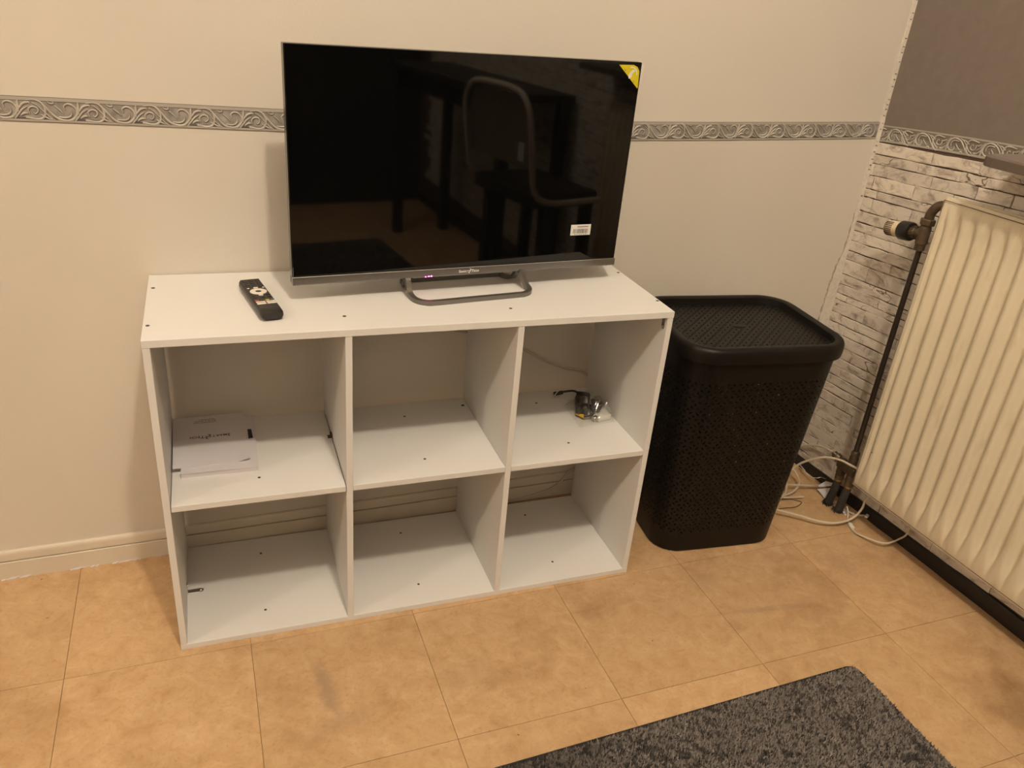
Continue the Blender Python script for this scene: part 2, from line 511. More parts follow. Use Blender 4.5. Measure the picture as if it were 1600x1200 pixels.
def lathe(bm, prof, seg=16, mtx=None):
    """prof: (r, z) list, axis z; closes ends"""
    rings = []
    for r, z in prof:
        rings.append([bm.verts.new((r * math.cos(2 * PI * k / seg), r * math.sin(2 * PI * k / seg), z)) for k in range(seg)])
    for A, B in zip(rings, rings[1:]):
        for k in range(seg):
            bm.faces.new((A[k], A[(k + 1) % seg], B[(k + 1) % seg], B[k]))
    bm.faces.new(rings[0][::-1]); bm.faces.new(rings[-1])
    if mtx is not None:
        vs_ = [v for ring in rings for v in ring]
        bmesh.ops.transform(bm, matrix=mtx, verts=vs_)
    return bm


def axis_mtx(p, d):
    d = Vector(d).normalized()
    q = Vector((0, 0, 1)).rotation_difference(d)
    return Matrix.Translation(Vector(p)) @ q.to_matrix().to_4x4()


def disc(bm, c, n, r, h=0.0006, seg=12):
    return lathe(bm, [(r, 0), (r, h)], seg, axis_mtx(c, n))


def rrect(hw, hd, r, n=8):
    """rounded rectangle outline, counter-clockwise, with outward normals"""
    out = []
    for cx, cy, a0 in ((hw - r, -hd + r, -90), (hw - r, hd - r, 0), (-hw + r, hd - r, 90), (-hw + r, -hd + r, 180)):
        for k in range(n + 1):
            a = math.radians(a0 + 90 * k / n)
            out.append((cx + r * math.cos(a), cy + r * math.sin(a), math.cos(a), math.sin(a)))
    return out


def text_bm(s, size, extrude=0.0002, res=2, bold=0.012):
    c = bpy.data.curves.new('txt', 'FONT'); c.body = s; c.size = size
    c.align_x = 'LEFT'; c.resolution_u = res; c.extrude = extrude; c.offset = bold * size
    o = bpy.data.objects.new('txt', c); COL.objects.link(o)
    bpy.context.view_layer.update()
    me = bpy.data.meshes.new_from_object(o.evaluated_get(bpy.context.evaluated_depsgraph_get()))
    bm = bmesh.new(); bm.from_mesh(me)
    bpy.data.objects.remove(o); bpy.data.curves.remove(c); bpy.data.meshes.remove(me)
    xs = [v.co.x for v in bm.verts]
    return bm, (min(xs), max(xs))


def merge(dst, src, mtx):
    src.transform(mtx)
    me = bpy.data.meshes.new('tmp'); src.to_mesh(me); src.free()
    dst.from_mesh(me); bpy.data.meshes.remove(me)


def logo_bm(cap, extrude=0.00015):
    """SMART (emblem) TECH in small capitals along +x, centred, in the xy plane"""
    bm = bmesh.new(); x = 0.0
    gap = cap * 0.09

    def put(s, size):
        nonlocal x
        t, (a, b) = text_bm(s, size, extrude)
        merge(bm, t, Matrix.Translation((x - a, 0, 0)))
        x += b - a + gap
    k = cap / 0.69
    put('S', k)
    for ch in 'MART': put(ch, k * 0.74)
    # emblem: two opposed hooks with a square between them
    cx = x + cap * 0.72; cy = cap * 0.50
    for s in (1, -1):
        pts = [(cx + s * cap * a, cy + s * cap * b, 0) for a, b in ((-0.10, 0.80), (0.30, 0.74), (0.44, 0.40), (0.18, 0.12), (-0.12, -0.02))]
        tube(bm, pts, lambda t: cap * (0.07 + 0.08 * math.sin(PI * min(1, t * 1.05))), 6, 5)
        sq = [(cx + s * cap * a, cy + s * cap * b, 0) for a, b in ((0.42, -0.02), (0.60, -0.20), (0.42, -0.38), (0.24, -0.20))]
        prism(bm, sq, (0, 0, extrude * 2))
    for v in bm.verts:
        v.co.z = max(-extrude, min(extrude * 2, v.co.z))
    x += cap * 1.46
    put('T', k)
    for ch in 'ECH': put(ch, k * 0.74)
    bm.transform(Matrix.Translation((-x / 2, 0, 0)))
    return bm, x


# ------------------------------------------------------------------ the room
def BW(x, off, z):      # point at distance off in front of the back wall
    return Vector((x, 0.3172 + 0.0268 * x - off, z))


def RW(y, d, z):        # point at distance d in front of the right wall
    return Vector((1.72 - 0.05 * (y - 0.3675) - d, y, z))


XL, YF, HC = -4.40, -3.0, 3.2
bm = BM(); hexa(bm, [BW(XL, 0, 0), BW(1.72, 0, 0), BW(1.84, -0.1, 0), BW(XL, -0.1, 0), BW(XL, 0, HC), BW(1.72, 0, HC), BW(1.84, -0.1, HC), BW(XL, -0.1, HC)])
wall_back = struct('wall_back', bm, 'wall')
bm = BM(); hexa(bm, [RW(YF, 0, 0), RW(YF, -0.1, 0), RW(0.47, -0.12, 0), RW(0.3632, 0, 0), RW(YF, 0, HC), RW(YF, -0.1, HC), RW(0.47, -0.12, HC), RW(0.3632, 0, HC)])
wall_right = struct('wall_right', bm, 'joint')
bm = BM(); box(bm, XL - 0.1, XL, YF - 0.1, 0.345, 0, HC); struct('wall_left', bm, 'far_wall')
bm = BM(); box(bm, XL, 2.0, YF - 0.1, YF, 0, HC); wall_front = struct('wall_front', bm, 'wall')
bm = BM(); box(bm, XL, 1.9, YF, YF + 0.004, 0.0, 1.0); part('added_backdrop', bm, 'mirror_dark', wall_front)  # unseen dark panel, added so that the screen mirrors black here
bm = BM(); box(bm, XL - 0.1, 2.05, YF - 0.1, 0.47, HC, HC + 0.08); struct('ceiling', bm, 'ceiling')

# floor: linoleum tiles on a dark bed
bm = BM(); box(bm, XL - 0.1, 2.05, YF - 0.1, 0.47, -0.06, -0.0016)
floor = struct('floor', bm, 'floor_joint')
ta, tx0, ty0, ts = 0.0129, 0.1286, -0.019, 0.3298
bm = BM(); box(bm, 0.0005, ts - 0.0005, 0.0005, ts - 0.0005, -0.0016, 0.0)
bmesh.ops.bevel(bm, geom=[e for e in bm.edges if all(v.co.z > -0.0001 for v in e.verts)], offset=0.0003, segments=1, affect='EDGES')
tile_me = to_mesh(bm, 'tile', 'tile')
for i in range(-14, 6):
    for j in range(-9, 2):
        lx, ly = tx0 + i * ts, ty0 + j * ts
        x = lx * math.cos(ta) - ly * math.sin(ta); y = lx * math.sin(ta) + ly * math.cos(ta)
        if x > 1.86 or x < XL - 0.25 or y < YF - 0.25:
            continue
        me = tile_me
        if j == 1 or i == 5 or i <= -13 or j == -9:           # cut tiles along the walls
            me = tile_me.copy()
            for v in me.vertices:
                wx = x + v.co.x * math.cos(ta) - v.co.y * math.sin(ta); wy = y + v.co.x * math.sin(ta) + v.co.y * math.cos(ta)
                cy = min(wy, 0.3172 + 0.0268 * wx - 0.003); cx = min(max(wx, XL), 1.72 - 0.05 * (wy - 0.3675) - 0.004); cy = max(cy, YF)
                dx, dy = cx - x, cy - y
                v.co.x = dx * math.cos(ta) + dy * math.sin(ta); v.co.y = -dx * math.sin(ta) + dy * math.cos(ta)
        o = link('tile', me, floor); o.location = (x, y, 0); o.rotation_euler = (0, 0, ta)

# back baseboard: two stepped boards with a groove between
bm = BM()
prof = [(0.0, 0.0), (0.0088, 0.0), (0.0088, 0.0415), (0.0078, 0.0425), (0.0, 0.0425)]
prof2 = [(0.0, 0.0445), (0.0066, 0.0445), (0.0076, 0.0458), (0.0076, 0.0600), (0.0070, 0.0640), (0.0055, 0.0670), (0.0030, 0.0682), (0.0, 0.0685)]


def extrude_prof(bm, pr, a, b, fn):
    A = [bm.verts.new(fn(a, o, z)) for o, z in pr]; B = [bm.verts.new(fn(b, o, z)) for o, z in pr]
    n = len(pr)
    for i in range(n):
        bm.faces.new((A[i], A[(i + 1) % n], B[(i + 1) % n], B[i]))
    bm.faces.new(A[::-1]); bm.faces.new(B)


extrude_prof(bm, prof, XL, 1.705, BW)
baseboard_back = struct('baseboard_back', bm, 'base_paint')
bm = BM(); extrude_prof(bm, prof2, XL, 1.71, BW)
part('upper_board', bm, 'base_paint', baseboard_back)
bm = BM(); box(bm, XL, 1.70, 0.0, 0.004, 0.0424, 0.0446)
for v in bm.verts: v.co.y = 0.3172 + 0.0268 * v.co.x - 0.004 + v.co.y
part('groove', bm, 'joint', baseboard_back)
# ragged white caulk where the board meets the floor
bm = BM()
x = -0.6
while x < -0.02:
    w = random.uniform(0.006, 0.03)
    if random.random() < 0.62:
        h = random.uniform(0.0015, 0.0045); d = random.uniform(0.0015, 0.004)
        prism(bm, [BW(x, 0.0088, 0), BW(x, 0.0088 + d, 0.0002), BW(x + w * 0.4, 0.0088 + d * 0.6, h), BW(x + w * 0.4, 0.0088, h)], (w * 0.6, 0.0005, 0))
    x += w
part('caulk', bm, 'paper', baseboard_back, kind='stuff')

# right skirting: a rough strip of black paint/board
bm = BM()
ys = [0.362 - 0.045 * k for k in range(75)]
L0 = []
for y in ys:
    h = 0.029 + min(0.012, 0.017 * max(0, 0.36 - y)) + random.uniform(-0.0012, 0.0012)
    d = 0.009 + random.uniform(-0.001, 0.001)
    L0.append([bm.verts.new(p) for p in (RW(y, 0.0, 0), RW(y, d + random.uniform(0, 0.002), 0), RW(y, d, h * 0.9), RW(y, d - 0.002, h), RW(y, 0.0, h))])
for A, B in zip(L0, L0[1:]):
    for k in range(5):
        bm.faces.new((A[k], A[(k + 1) % 5], B[(k + 1) % 5], B[k]))
bm.faces.new(L0[0]); bm.faces.new(L0[-1][::-1])
struct('baseboard_right', bm, 'black_paint')

# grey wallpaper above the border on the right wall
bm = BM()
hexa(bm, [RW(YF, 0.0, 0.99), RW(YF, 0.0015, 0.99), RW(0.3625, 0.0015, 0.965), RW(0.3625, 0.0, 0.965), RW(YF, 0.0, HC), RW(YF, 0.0015, HC), RW(0.3625, 0.0015, HC), RW(0.3625, 0.0, HC)])
part('grey_wallpaper', bm, 'grey_wall', wall_right)

# stone-look bricks of the right wall, one object each
ROW_Z = [0.937, 0.908, 0.884, 0.855, 0.821, 0.799, 0.763, 0.733, 0.709, 0.682, 0.654, 0.629, 0.589, 0.561, 0.535, 0.518, 0.481, 0.454,
         0.428, 0.397, 0.365, 0.340, 0.312, 0.285, 0.259, 0.229, 0.198, 0.175, 0.139, 0.108, 0.076, 0.045, 0.010]
ROW_J = {0: [0.192, 0.060, -0.12], 1: [0.221, 0.102, 0.035], 2: [0.354, 0.173, 0.050], 3: [0.344, 0.213], 4: [0.319, 0.14], 5: [0.327, 0.203], 6: [0.24], 7: [0.30, 0.12],
         8: [0.173], 9: [0.234, 0.15], 10: [0.277, 0.211], 11: [0.277, 0.12], 12: [0.184], 13: [0.216, 0.11], 14: [0.321, 0.19], 15: [0.248], 16: [0.27, 0.13], 17: [0.299, 0.16],
         18: [0.170], 19: [0.295, 0.163], 20: [0.205], 21: [0.272, 0.12], 22: [0.181], 23: [0.212], 24: [0.161], 25: [0.335, 0.19], 26: [0.311, 0.17], 27: [0.317, 0.191], 28: [0.22], 29: [0.28, 0.10], 30: [0.20], 31: [0.25, 0.02]}
TILT = 0.045


def one_brick(bm, y1, y0, zb, zt, g, d):
    """front face slightly inset and uneven, y1 > y0"""
    gx, gz = g
    ya, yb = y1 - gx, y0 + gx
    za = [zb + TILT * (0.3675 - y) + gz for y in (ya, yb)]; zc = [zt + TILT * (0.3675 - y) - gz for y in (ya, yb)]
    j = lambda s: random.uniform(-s, s)
    ring0 = [(ya, za[0]), (yb, za[1]), (yb, zc[1]), (ya, zc[0])]
    # outline with mid points, so that edges are a little ragged
    out = []
    for k in range(4):
        p, q = ring0[k], ring0[(k + 1) % 4]
        nn = 4 if k % 2 == 0 else 2
        for i in range(nn):
            t = i / nn
            jit = 0.0014 if i else 0.0005
            out.append((p[0] + (q[0] - p[0]) * t + j(jit), p[1] + (q[1] - p[1]) * t + j(jit)))
    cy = (ya + yb) / 2; cz = sum(z for _, z in out) / len(out)
    n = len(out)
    A = [bm.verts.new(RW(y, 0.0002, z)) for y, z in out]
    B = [bm.verts.new(RW(y, d * 0.6, z)) for y, z in out]
    C = []
    for y, z in out:
        sy = 0.0012 if y < cy else -0.0012; sz = 0.0011 if z < cz else -0.0011
        C.append(bm.verts.new(RW(y + sy, d + j(0.0004), z + sz)))
    for P, Q in ((A, B), (B, C)):
        for i in range(n):
            bm.faces.new((P[i], P[(i + 1) % n], Q[(i + 1) % n], Q[i]))
    bm.faces.new(C)


for i in range(len(ROW_Z) - 1):
    zt, zb = ROW_Z[i], ROW_Z[i + 1]
    far = -1.0 if (i <= 3 or i >= 27) else -0.03
    js = [0.3628] + list(ROW_J.get(i, []))
    while js[-1] > far + 0.02:
        js.append(js[-1] - random.choice([0.09, 0.11, 0.13, 0.15, 0.17]))
    js[-1] = far if js[-2] - far > 0.03 else js[-1]
    dark = random.random()
    for a, b in zip(js, js[1:]):
        gz = random.choice([0.0002, 0.0004, 0.0008, 0.0013]) if dark < 0.55 else random.choice([0.0010, 0.0014])
        bm = BM(); one_brick(bm, a, b, zb, zt, (random.choice([0.0002, 0.0005, 0.0010]), gz), random.uniform(0.0022, 0.0034))
        part('brick', bm, 'brick', wall_right)
bm = BM()
for i in range(len(ROW_Z) - 1):
    y = -1.0 if (i <= 3 or i >= 27) else -0.03
    while y > YF + 0.2:
        w = random.uniform(0.10, 0.19)
        one_brick(bm, y, y - w, ROW_Z[i + 1], ROW_Z[i], (0.0008, 0.0008), 0.003); y -= w
part('brick_field', bm, 'brick', wall_right, kind='stuff')


# moulded border: ground, field, rails, and one scroll motif per repeat
PER = 0.0905
MOT = []          # motif curves in crop pixels, 715 px = one repeat, tilt removed below
MOT.append(([(-10, 112), (60, 140), (130, 215), (200, 300), (260, 350), (350, 378), (430, 366), (485, 312), (492, 240), (452, 188), (392, 168), (345, 196), (356, 246)], 23))
MOT.append(([(-30, 150), (40, 195), (110, 275), (180, 345), (255, 385)], 13))
MOT.append(([(60, 300), (110, 330), (150, 352), (205, 362)], 15))
MOT.append(([(270, 330), (340, 340), (400, 330), (430, 290), (420, 240)], 16))
MOT.append(([(462, 384), (512, 330), (560, 275), (622, 238)], 17))
MOT.append(([(508, 300), (512, 225), (518, 150)], 26))
MOT.append(([(520, 260), (575, 200), (640, 185), (655, 205)], 22))
MOT.append(([(535, 345), (580, 320), (625, 322)], 20))
MOT.append(([(590, 372), (640, 380), (710, 396), (782, 388), (826, 330), (820, 240), (770, 175), (700, 150), (610, 158)], 22))
MOT.append(([(640, 330), (632, 275), (676, 240), (732, 256), (742, 302), (708, 330), (688, 306)], 16))
MOT.append(([(150, 140), (185, 165), (225, 160), (210, 130)], 12))
MOT.append(([(230, 190), (290, 240), (330, 290)], 14))
K = 0.041 / 315.0          # crop px -> metres (strip is 315 crop px high)


def motif_mesh(flip=False):
    bm = BM()
    for pts, w in MOT:
        P = catmull([(x * PER / 718.0, -(y - 0.045 * (x - 130) - 248) * K, 0) for x, y in pts], 4)
        n = len(P); rings = []
        for i in range(n):
            a = P[max(0, i - 1)]; b = P[min(n - 1, i + 1)]
            T = (b - a).normalized(); S = Vector((-T.y, T.x, 0))
            t = i / (n - 1); hw = w * K * 0.62 * (0.45 + 0.75 * math.sin(PI * min(1.0, 0.12 + t * 0.88)) ** 0.7)
            h = 0.0016 * (0.55 + 0.45 * hw / (w * K * 0.62))
            rings.append([bm.verts.new(P[i] + S * (s * hw) + Vector((0, 0, h * e))) for s, e in ((-1, 0.0), (-0.6, 0.75), (0.1, 1.0), (0.65, 0.6), (1, 0.0))])
        for A, B in zip(rings, rings[1:]):
            for k in range(4):
                bm.faces.new((A[k], A[k + 1], B[k + 1], B[k]))
        bm.faces.new(rings[0]); bm.faces.new(rings[-1][::-1])
        sh = Vector((0.00035, -0.00055, 0)) * (-1 if flip else 1)          # printed dark outline below the ornament
        out = []
        for i in range(n):
            a = P[max(0, i - 1)]; b = P[min(n - 1, i + 1)]
            T = (b - a).normalized(); S = Vector((-T.y, T.x, 0)); t = i / (n - 1)
            hw = w * K * 0.62 * (0.45 + 0.75 * math.sin(PI * min(1.0, 0.12 + t * 0.88)) ** 0.7) + 0.00035
            q = P[i] + sh; z_ = 0.00025
            out.append([bm.verts.new((q.x + S.x * e * hw, max(-0.0165, min(0.0165, q.y + S.y * e * hw)), z_)) for e in (-1, 1)])
        for A, B in zip(out, out[1:]):
            f_ = bm.faces.new((A[0], A[1], B[1], B[0])); f_.material_index = 1
    if flip:
        bm.transform(Matrix.Rotation(PI, 4, 'Z'))
    return to_mesh(bm, 'scroll', ['border_scroll', 'border_line'], smooth=True)


ZB = [(-4.4, 0.985), (-0.192, 0.980), (-0.05, 0.977), (0.104, 0.974), (0.263, 0.971), (0.64, 0.968), (1.007, 0.968), (1.193, 0.972), (1.464, 0.979), (1.72, 0.986)]
ZR = [(0.368, 0.979), (0.251, 0.987), (0.136, 0.994), (0.056, 0.998), (-0.016, 1.001), (-0.1, 1.004), (-3.0, 1.01)]


def lerp_tab(tab, x):
    xs = [t[0] for t in tab]
    if xs[0] > xs[-1]: tab = tab[::-1]
    return float(np.interp(x, [t[0] for t in tab], [t[1] for t in tab]))


def strip(bm, fn, tab, a, b, n, lo, hi, d0, d1):
    """a band between heights lo..hi below the top line, from depth d0 to d1"""
    rows = []
    for i in range(n + 1):
        s = a + (b - a) * i / n; z = lerp_tab(tab, s)
        rows.append([bm.verts.new(fn(s, d, z - h)) for d, h in ((d0, lo), (d1, lo), (d1, hi), (d0, hi))])
    for A, B in zip(rows, rows[1:]):
        for k in range(4):
            bm.faces.new((A[k], A[(k + 1) % 4], B[(k + 1) % 4], B[k]))
    bm.faces.new(rows[0]); bm.faces.new(rows[-1][::-1])


def border(name, fn, tab, a, b, n, flip):
    bm = BM(); strip(bm, fn, tab, a, b, n, 0.0, 0.041, 0.0, 0.0010)
    root = struct(name, bm, 'border_back')
    for nm, lo, hi, d, m in [('top_rail', 0.0010, 0.0062, 0.0021, 'border_rail'), ('top_line', 0.0062, 0.0070, 0.0011, 'border_line'), ('field', 0.0072, 0.0335, 0.0013, 'border_mid'),
                             ('bottom_line', 0.0350, 0.0362, 0.0013, 'border_line'), ('bottom_rail', 0.0368, 0.0402, 0.0020, 'border_rail')]:
        if flip: lo, hi = 0.041 - hi, 0.041 - lo
        bm = BM(); strip(bm, fn, tab, a, b, n, lo, hi, 0.0005, d); part(nm, bm, m, root)
    return root


trim_1 = border('trim_1', BW, ZB, XL, 1.712, 60, False)
trim_2 = border('trim_2', RW, ZR, 0.3625, YF + 0.1, 60, True)
sc_me = motif_mesh(False); sc_me2 = motif_mesh(True)
for k in range(-4, 21):
    x = -0.1436 + (k * 0.0898 if k < 8 else 8 * 0.0898 + (k - 8) * 0.0925)
    z = lerp_tab(ZB, x + 0.045); dz = lerp_tab(ZB, x + 0.09) - lerp_tab(ZB, x)
    if x > 1.63: continue
    o = link('scroll', sc_me, trim_1)
    p = BW(x, 0.0013, z - 0.0205)
    ex = Vector((0.09, 0.09 * 0.0268, dz)).normalized(); ez = Vector((0.0268, -1, 0)).normalized(); ey = ez.cross(ex)
    o.matrix_local = Matrix(((ex.x, ey.x, ez.x, p.x), (ex.y, ey.y, ez.y, p.y), (ex.z, ey.z, ez.z, p.z), (0, 0, 0, 1)))
for k in range(0, 12):
    y = 0.285 - (k - 1) * 0.091 - 0.005
    if y > 0.362: y = 0.362
    y_end = y - 0.09
    z = lerp_tab(ZR, (y + y_end) / 2); dz = lerp_tab(ZR, y_end) - lerp_tab(ZR, y)
    o = link('scroll', sc_me2, trim_2)
    p = RW(y_end, 0.0013, z - 0.0205)
    ex = Vector((0.05 * 0.09, -0.09, dz)).normalized(); ez = Vector((-1, -0.05, 0)).normalized(); ey = ez.cross(ex)
    o.matrix_local = Matrix(((ex.x, ey.x, ez.x, p.x), (ex.y, ey.y, ez.y, p.y), (ex.z, ey.z, ez.z, p.z), (0, 0, 0, 1)))

# torn wallpaper strip up the corner
bm = BM()
tabc = [(0.06, 0.030), (0.2, 0.032), (0.40, 0.036), (0.53, 0.032), (0.60, 0.026), (0.65, 0.014), (0.73, 0.010), (0.80, 0.013), (0.83, 0.014), (0.93, 0.013), (1.05, 0.012), (1.3, 0.011), (2.5, 0.010)]
rows = []
z = 0.07
while z < 3.2:
    w = lerp_tab(tabc, z) + random.uniform(-0.0016, 0.0016)
    dd = 0.0032 if z > 0.93 and z < 0.99 else 0.0016
    rows.append([bm.verts.new(BW(x, d, z)) for x, d in ((1.719 - w, 0.0), (1.719 - w, dd), (1.7185, dd + 0.0012), (1.7185, 0.0))]); z += 0.009
for A, B in zip(rows, rows[1:]):
    for k in range(4): bm.faces.new((A[k], A[(k + 1) % 4], B[(k + 1) % 4], B[k]))
bm.faces.new(rows[0]); bm.faces.new(rows[-1][::-1])
trim_3 = struct('trim_3', bm, 'paper_strip')
z = 0.80
while z < 1.6:                                            # the row of brown printed dashes on the torn edge
    w = lerp_tab(tabc, z); hh = random.uniform(0.0010, 0.0026)
    if random.random() < 0.8:
        bm = BM(); x = 1.719 - w * random.uniform(0.55, 0.75)
        hexa(bm, [BW(x, 0.001, z), BW(x + random.uniform(0.002, 0.0042), 0.001, z), BW(x + 0.004, 0.0042, z), BW(x, 0.0036, z), BW(x, 0.001, z + hh), BW(x + 0.004, 0.001, z + hh), BW(x + 0.004, 0.0042, z + hh), BW(x, 0.0036, z + hh)])
        part('dash', bm, 'tick', trim_3)
    z += random.uniform(0.010, 0.019)
bm = BM(); z = 0.44                                       # bare plaster showing left of the strip lower down
rows = []
while z < 0.76:
    w = lerp_tab(tabc, z) + 0.001; e = random.uniform(0.001, 0.0065) * (1.0 if z < 0.63 else 0.6)
    rows.append([bm.verts.new(BW(x, d, z)) for x, d in ((1.719 - w - e, 0.0), (1.719 - w - e, 0.0008), (1.719 - w + 0.002, 0.0008), (1.719 - w + 0.002, 0.0))]); z += 0.007
for A, B in zip(rows, rows[1:]):
    for k in range(4): bm.faces.new((A[k], A[(k + 1) % 4], B[(k + 1) % 4], B[k]))
part('bare_plaster', bm, 'plaster', trim_3)

# ------------------------------------------------------------------ cube shelf
W, H, D, T, X1, X2, ZM = 0.975, 0.6585, 0.3070, 0.0123, 0.3228, 0.6438, 0.336
shelf = thing('cube_shelf', (0, 0, 0), 0, 'white six-compartment cube shelf standing on the floor under the television', 'shelf')


def panel(name, x0, x1, z0, z1, y0=0.0, y1=None):
    bm = BM(); box(bm, x0, x1, y0, D if y1 is None else y1, z0, z1, 0.0006)
    return part(name, bm, 'shelf', shelf)


p_top = panel('top_panel', 0, W, H - T - 0.001, H, -0.0008, 0.3155)
p_bot = panel('bottom_panel', 0, W, 0, T)
p_l = panel('side_panel', 0.0004, T, T, H - T - 0.001)
p_r = panel('side_panel', W - T, W - 0.0004, T, H - T - 0.001)
d1 = panel('divider', X1, X1 + T, T, H - T - 0.001)
d2 = panel('divider', X2, X2 + T, T, H - T - 0.001)
g = 0.0004
s1 = panel('shelf_board', T + 0.0016, X1 - 0.0014, ZM - T, ZM)
s2 = panel('shelf_board', X1 + T + g, X2 - g, ZM - T, ZM)
s3 = panel('shelf_board', X2 + T + g, W - T - g, ZM - T, ZM)


def screw(parent, x, y, z, r=0.0034):
    bm = BM(); lathe(bm, [(r, -0.0004), (r, 0.00045), (r * 0.7, 0.00055)], 10, Matrix.Translation((x, y, z)))
    part('screw', bm, 'screw', parent)


for x, y in [(0.010, 0.243), (0.008, 0.062), (0.331, 0.061), (0.647, 0.059), (0.9665, 0.238), (0.969, 0.061), (0.646, 0.240), (0.331, 0.240)]: screw(p_top, x, y, H)
for p, L_ in ((s1, [(0.169, 0.25), (0.168, 0.064)]), (s2, [(0.49, 0.246), (0.491, 0.064)]), (s3, [(0.808, 0.251), (0.811, 0.064)])):
    for x, y in L_: screw(p, x, y, ZM, 0.0028)
screw(s2, 0.633, 0.272, ZM, 0.0042)
for x, y in [(0.167, 0.249), (0.163, 0.061), (0.49, 0.251), (0.488, 0.062), (0.811, 0.252), (0.810, 0.063)]: screw(p_bot, x, y, T, 0.0028)


def bracket(pts, up, w, parent):
    bm = BM(); bar(bm, pts, w, 0.0012, up, 1)
    o = part('bracket', bm, 'steel', parent, label='small bare steel bracket')
    return o


# left lower bracket lies on the bottom panel and turns up the side panel
bm = BM()
box(bm, T, T + 0.0012, 0.148, 0.160, T, T + 0.022); box(bm, T, T + 0.026, 0.148, 0.160, T, T + 0.0014, 0.0004)
lathe(bm, [(0.006, 0), (0.006, 0.0014)], 14, Matrix.Translation((T + 0.026, 0.154, T)))
b_ = part('bracket', bm, 'steel', p_bot, label='small bare steel bracket')
bm = BM(); lathe(bm, [(0.0034, 0), (0.0034, 0.0012), (0.002, 0.0022)], 12, Matrix.Translation((T + 0.026, 0.154, T + 0.0014)))
part('screw', bm, 'steel', p_bot)
bm = BM(); lathe(bm, [(0.0030, 0), (0.0028, 0.0012), (0.0015, 0.002)], 12, axis_mtx((T + 0.0012, 0.154, T + 0.017), (1, 0, 0)))
part('screw', bm, 'steel', p_bot)
# right upper bracket on the right side panel, under the top
bm = BM(); box(bm, W - T - 0.0012, W - T, 0.008, 0.019, H - T - 0.024, H - T - 0.001, 0.0003); box(bm, W - T - 0.020, W - T, 0.008, 0.019, H - T - 0.0024, H - T - 0.001)
lathe(bm, [(0.0055, 0), (0.0055, 0.0012)], 14, axis_mtx((W - T, 0.0135, H - T - 0.024), (-1, 0, 0)))
part('bracket', bm, 'steel', p_r, label='small bare steel bracket')
bm = BM(); lathe(bm, [(0.003, 0), (0.0028, 0.0012), (0.0015, 0.002)], 12, axis_mtx((W - T - 0.0012, 0.0135, H - T - 0.024), (-1, 0, 0)))
part('screw', bm, 'steel', p_r)
# the little clip at the left divider
bm = BM(); box(bm, X1 - 0.0042, X1, 0.184, 0.196, ZM, ZM + 0.009, 0.0003); box(bm, X1 - 0.009, X1, 0.184, 0.196, ZM, ZM + 0.0012)
part('bracket', bm, 'brass', d1, label='small brass-coloured bracket')

# ------------------------------------------------------------------ television
TVX, TVY, TVA, TVW, TVZ, TVH = 0.2498, 0.1333, 0.0876, 0.6797, 0.6935, 0.4070
tv = thing('television', (TVX, TVY, H), TVA, 'black flat-screen television on a loop stand on top of the white cube shelf', 'television')
zb, zt = TVZ - H, TVZ - H + TVH
bm = BM(); box(bm, 0.0, TVW, 0.002, 0.022, zb + 0.001, zt, 0.0012)
box(bm, 0.10, TVW - 0.10, 0.022, 0.058, zb + 0.03, zb + 0.27, 0.01, 2)
part('housing', bm, 'tv_black', tv)
bm = BM(); box(bm, 0.001, TVW - 0.001, 0.0, 0.004, zb + 0.0150, zt - 0.0006, 0.0006)
scr = part('screen', bm, 'screen', tv, label='glossy black screen mirroring a chair')
bm = BM(); box(bm, 0.0045, TVW - 0.0045, -0.0004, 0.001, zb + 0.0166, zb + 0.0186)
part('screen_edge', bm, 'tv_black', tv)
# bottom bar: front leans forward a little below
bm = BM()
pr_ = [(-0.0006, zb + 0.0150), (-0.0022, zb + 0.0142), (-0.0030, zb + 0.0016), (-0.0020, zb + 0.0), (0.020, zb + 0.0), (0.020, zb + 0.0150)]
extrude_prof(bm, pr_, 0.0, TVW, lambda s, o, z: (s, o, z))
barp = part('bottom_bar', bm, 'tv_bar', tv, label='brushed grey metal bar with silver lettering')
bm = BM(); box(bm, 0.0, TVW, -0.0028, 0.001, zb + 0.0144, zb + 0.0158, 0.0003)
part('trim_line', bm, 'tv_shine', tv)
bm, lw = logo_bm(0.0052)
bm.transform(Matrix.Translation((0.3425, -0.0032, zb + 0.0052)) @ Matrix.Rotation(PI / 2, 4, 'X'))
part('lettering', bm, 'silver_print', barp)
bm = BM(); box(bm, 0.2632, 0.2655, -0.0040, -0.002, zb + 0.0008, zb + 0.0030, 0.0002); box(bm, 0.2575, 0.2605, -0.0036, -0.002, zb + 0.0008, zb + 0.0024, 0.0002)
box(bm, 0.2515, 0.2540, -0.0036, -0.002, zb + 0.0008, zb + 0.0018, 0.0001)
part('standby_light', bm, 'led', barp, label='small glowing magenta standby light')
bm = BM(); box(bm, 0.3905, 0.402, 0.004, 0.0105, zb - 0.003, zb + 0.001, 0.0008)
part('sensor_bump', bm, 'tv_black', barp)
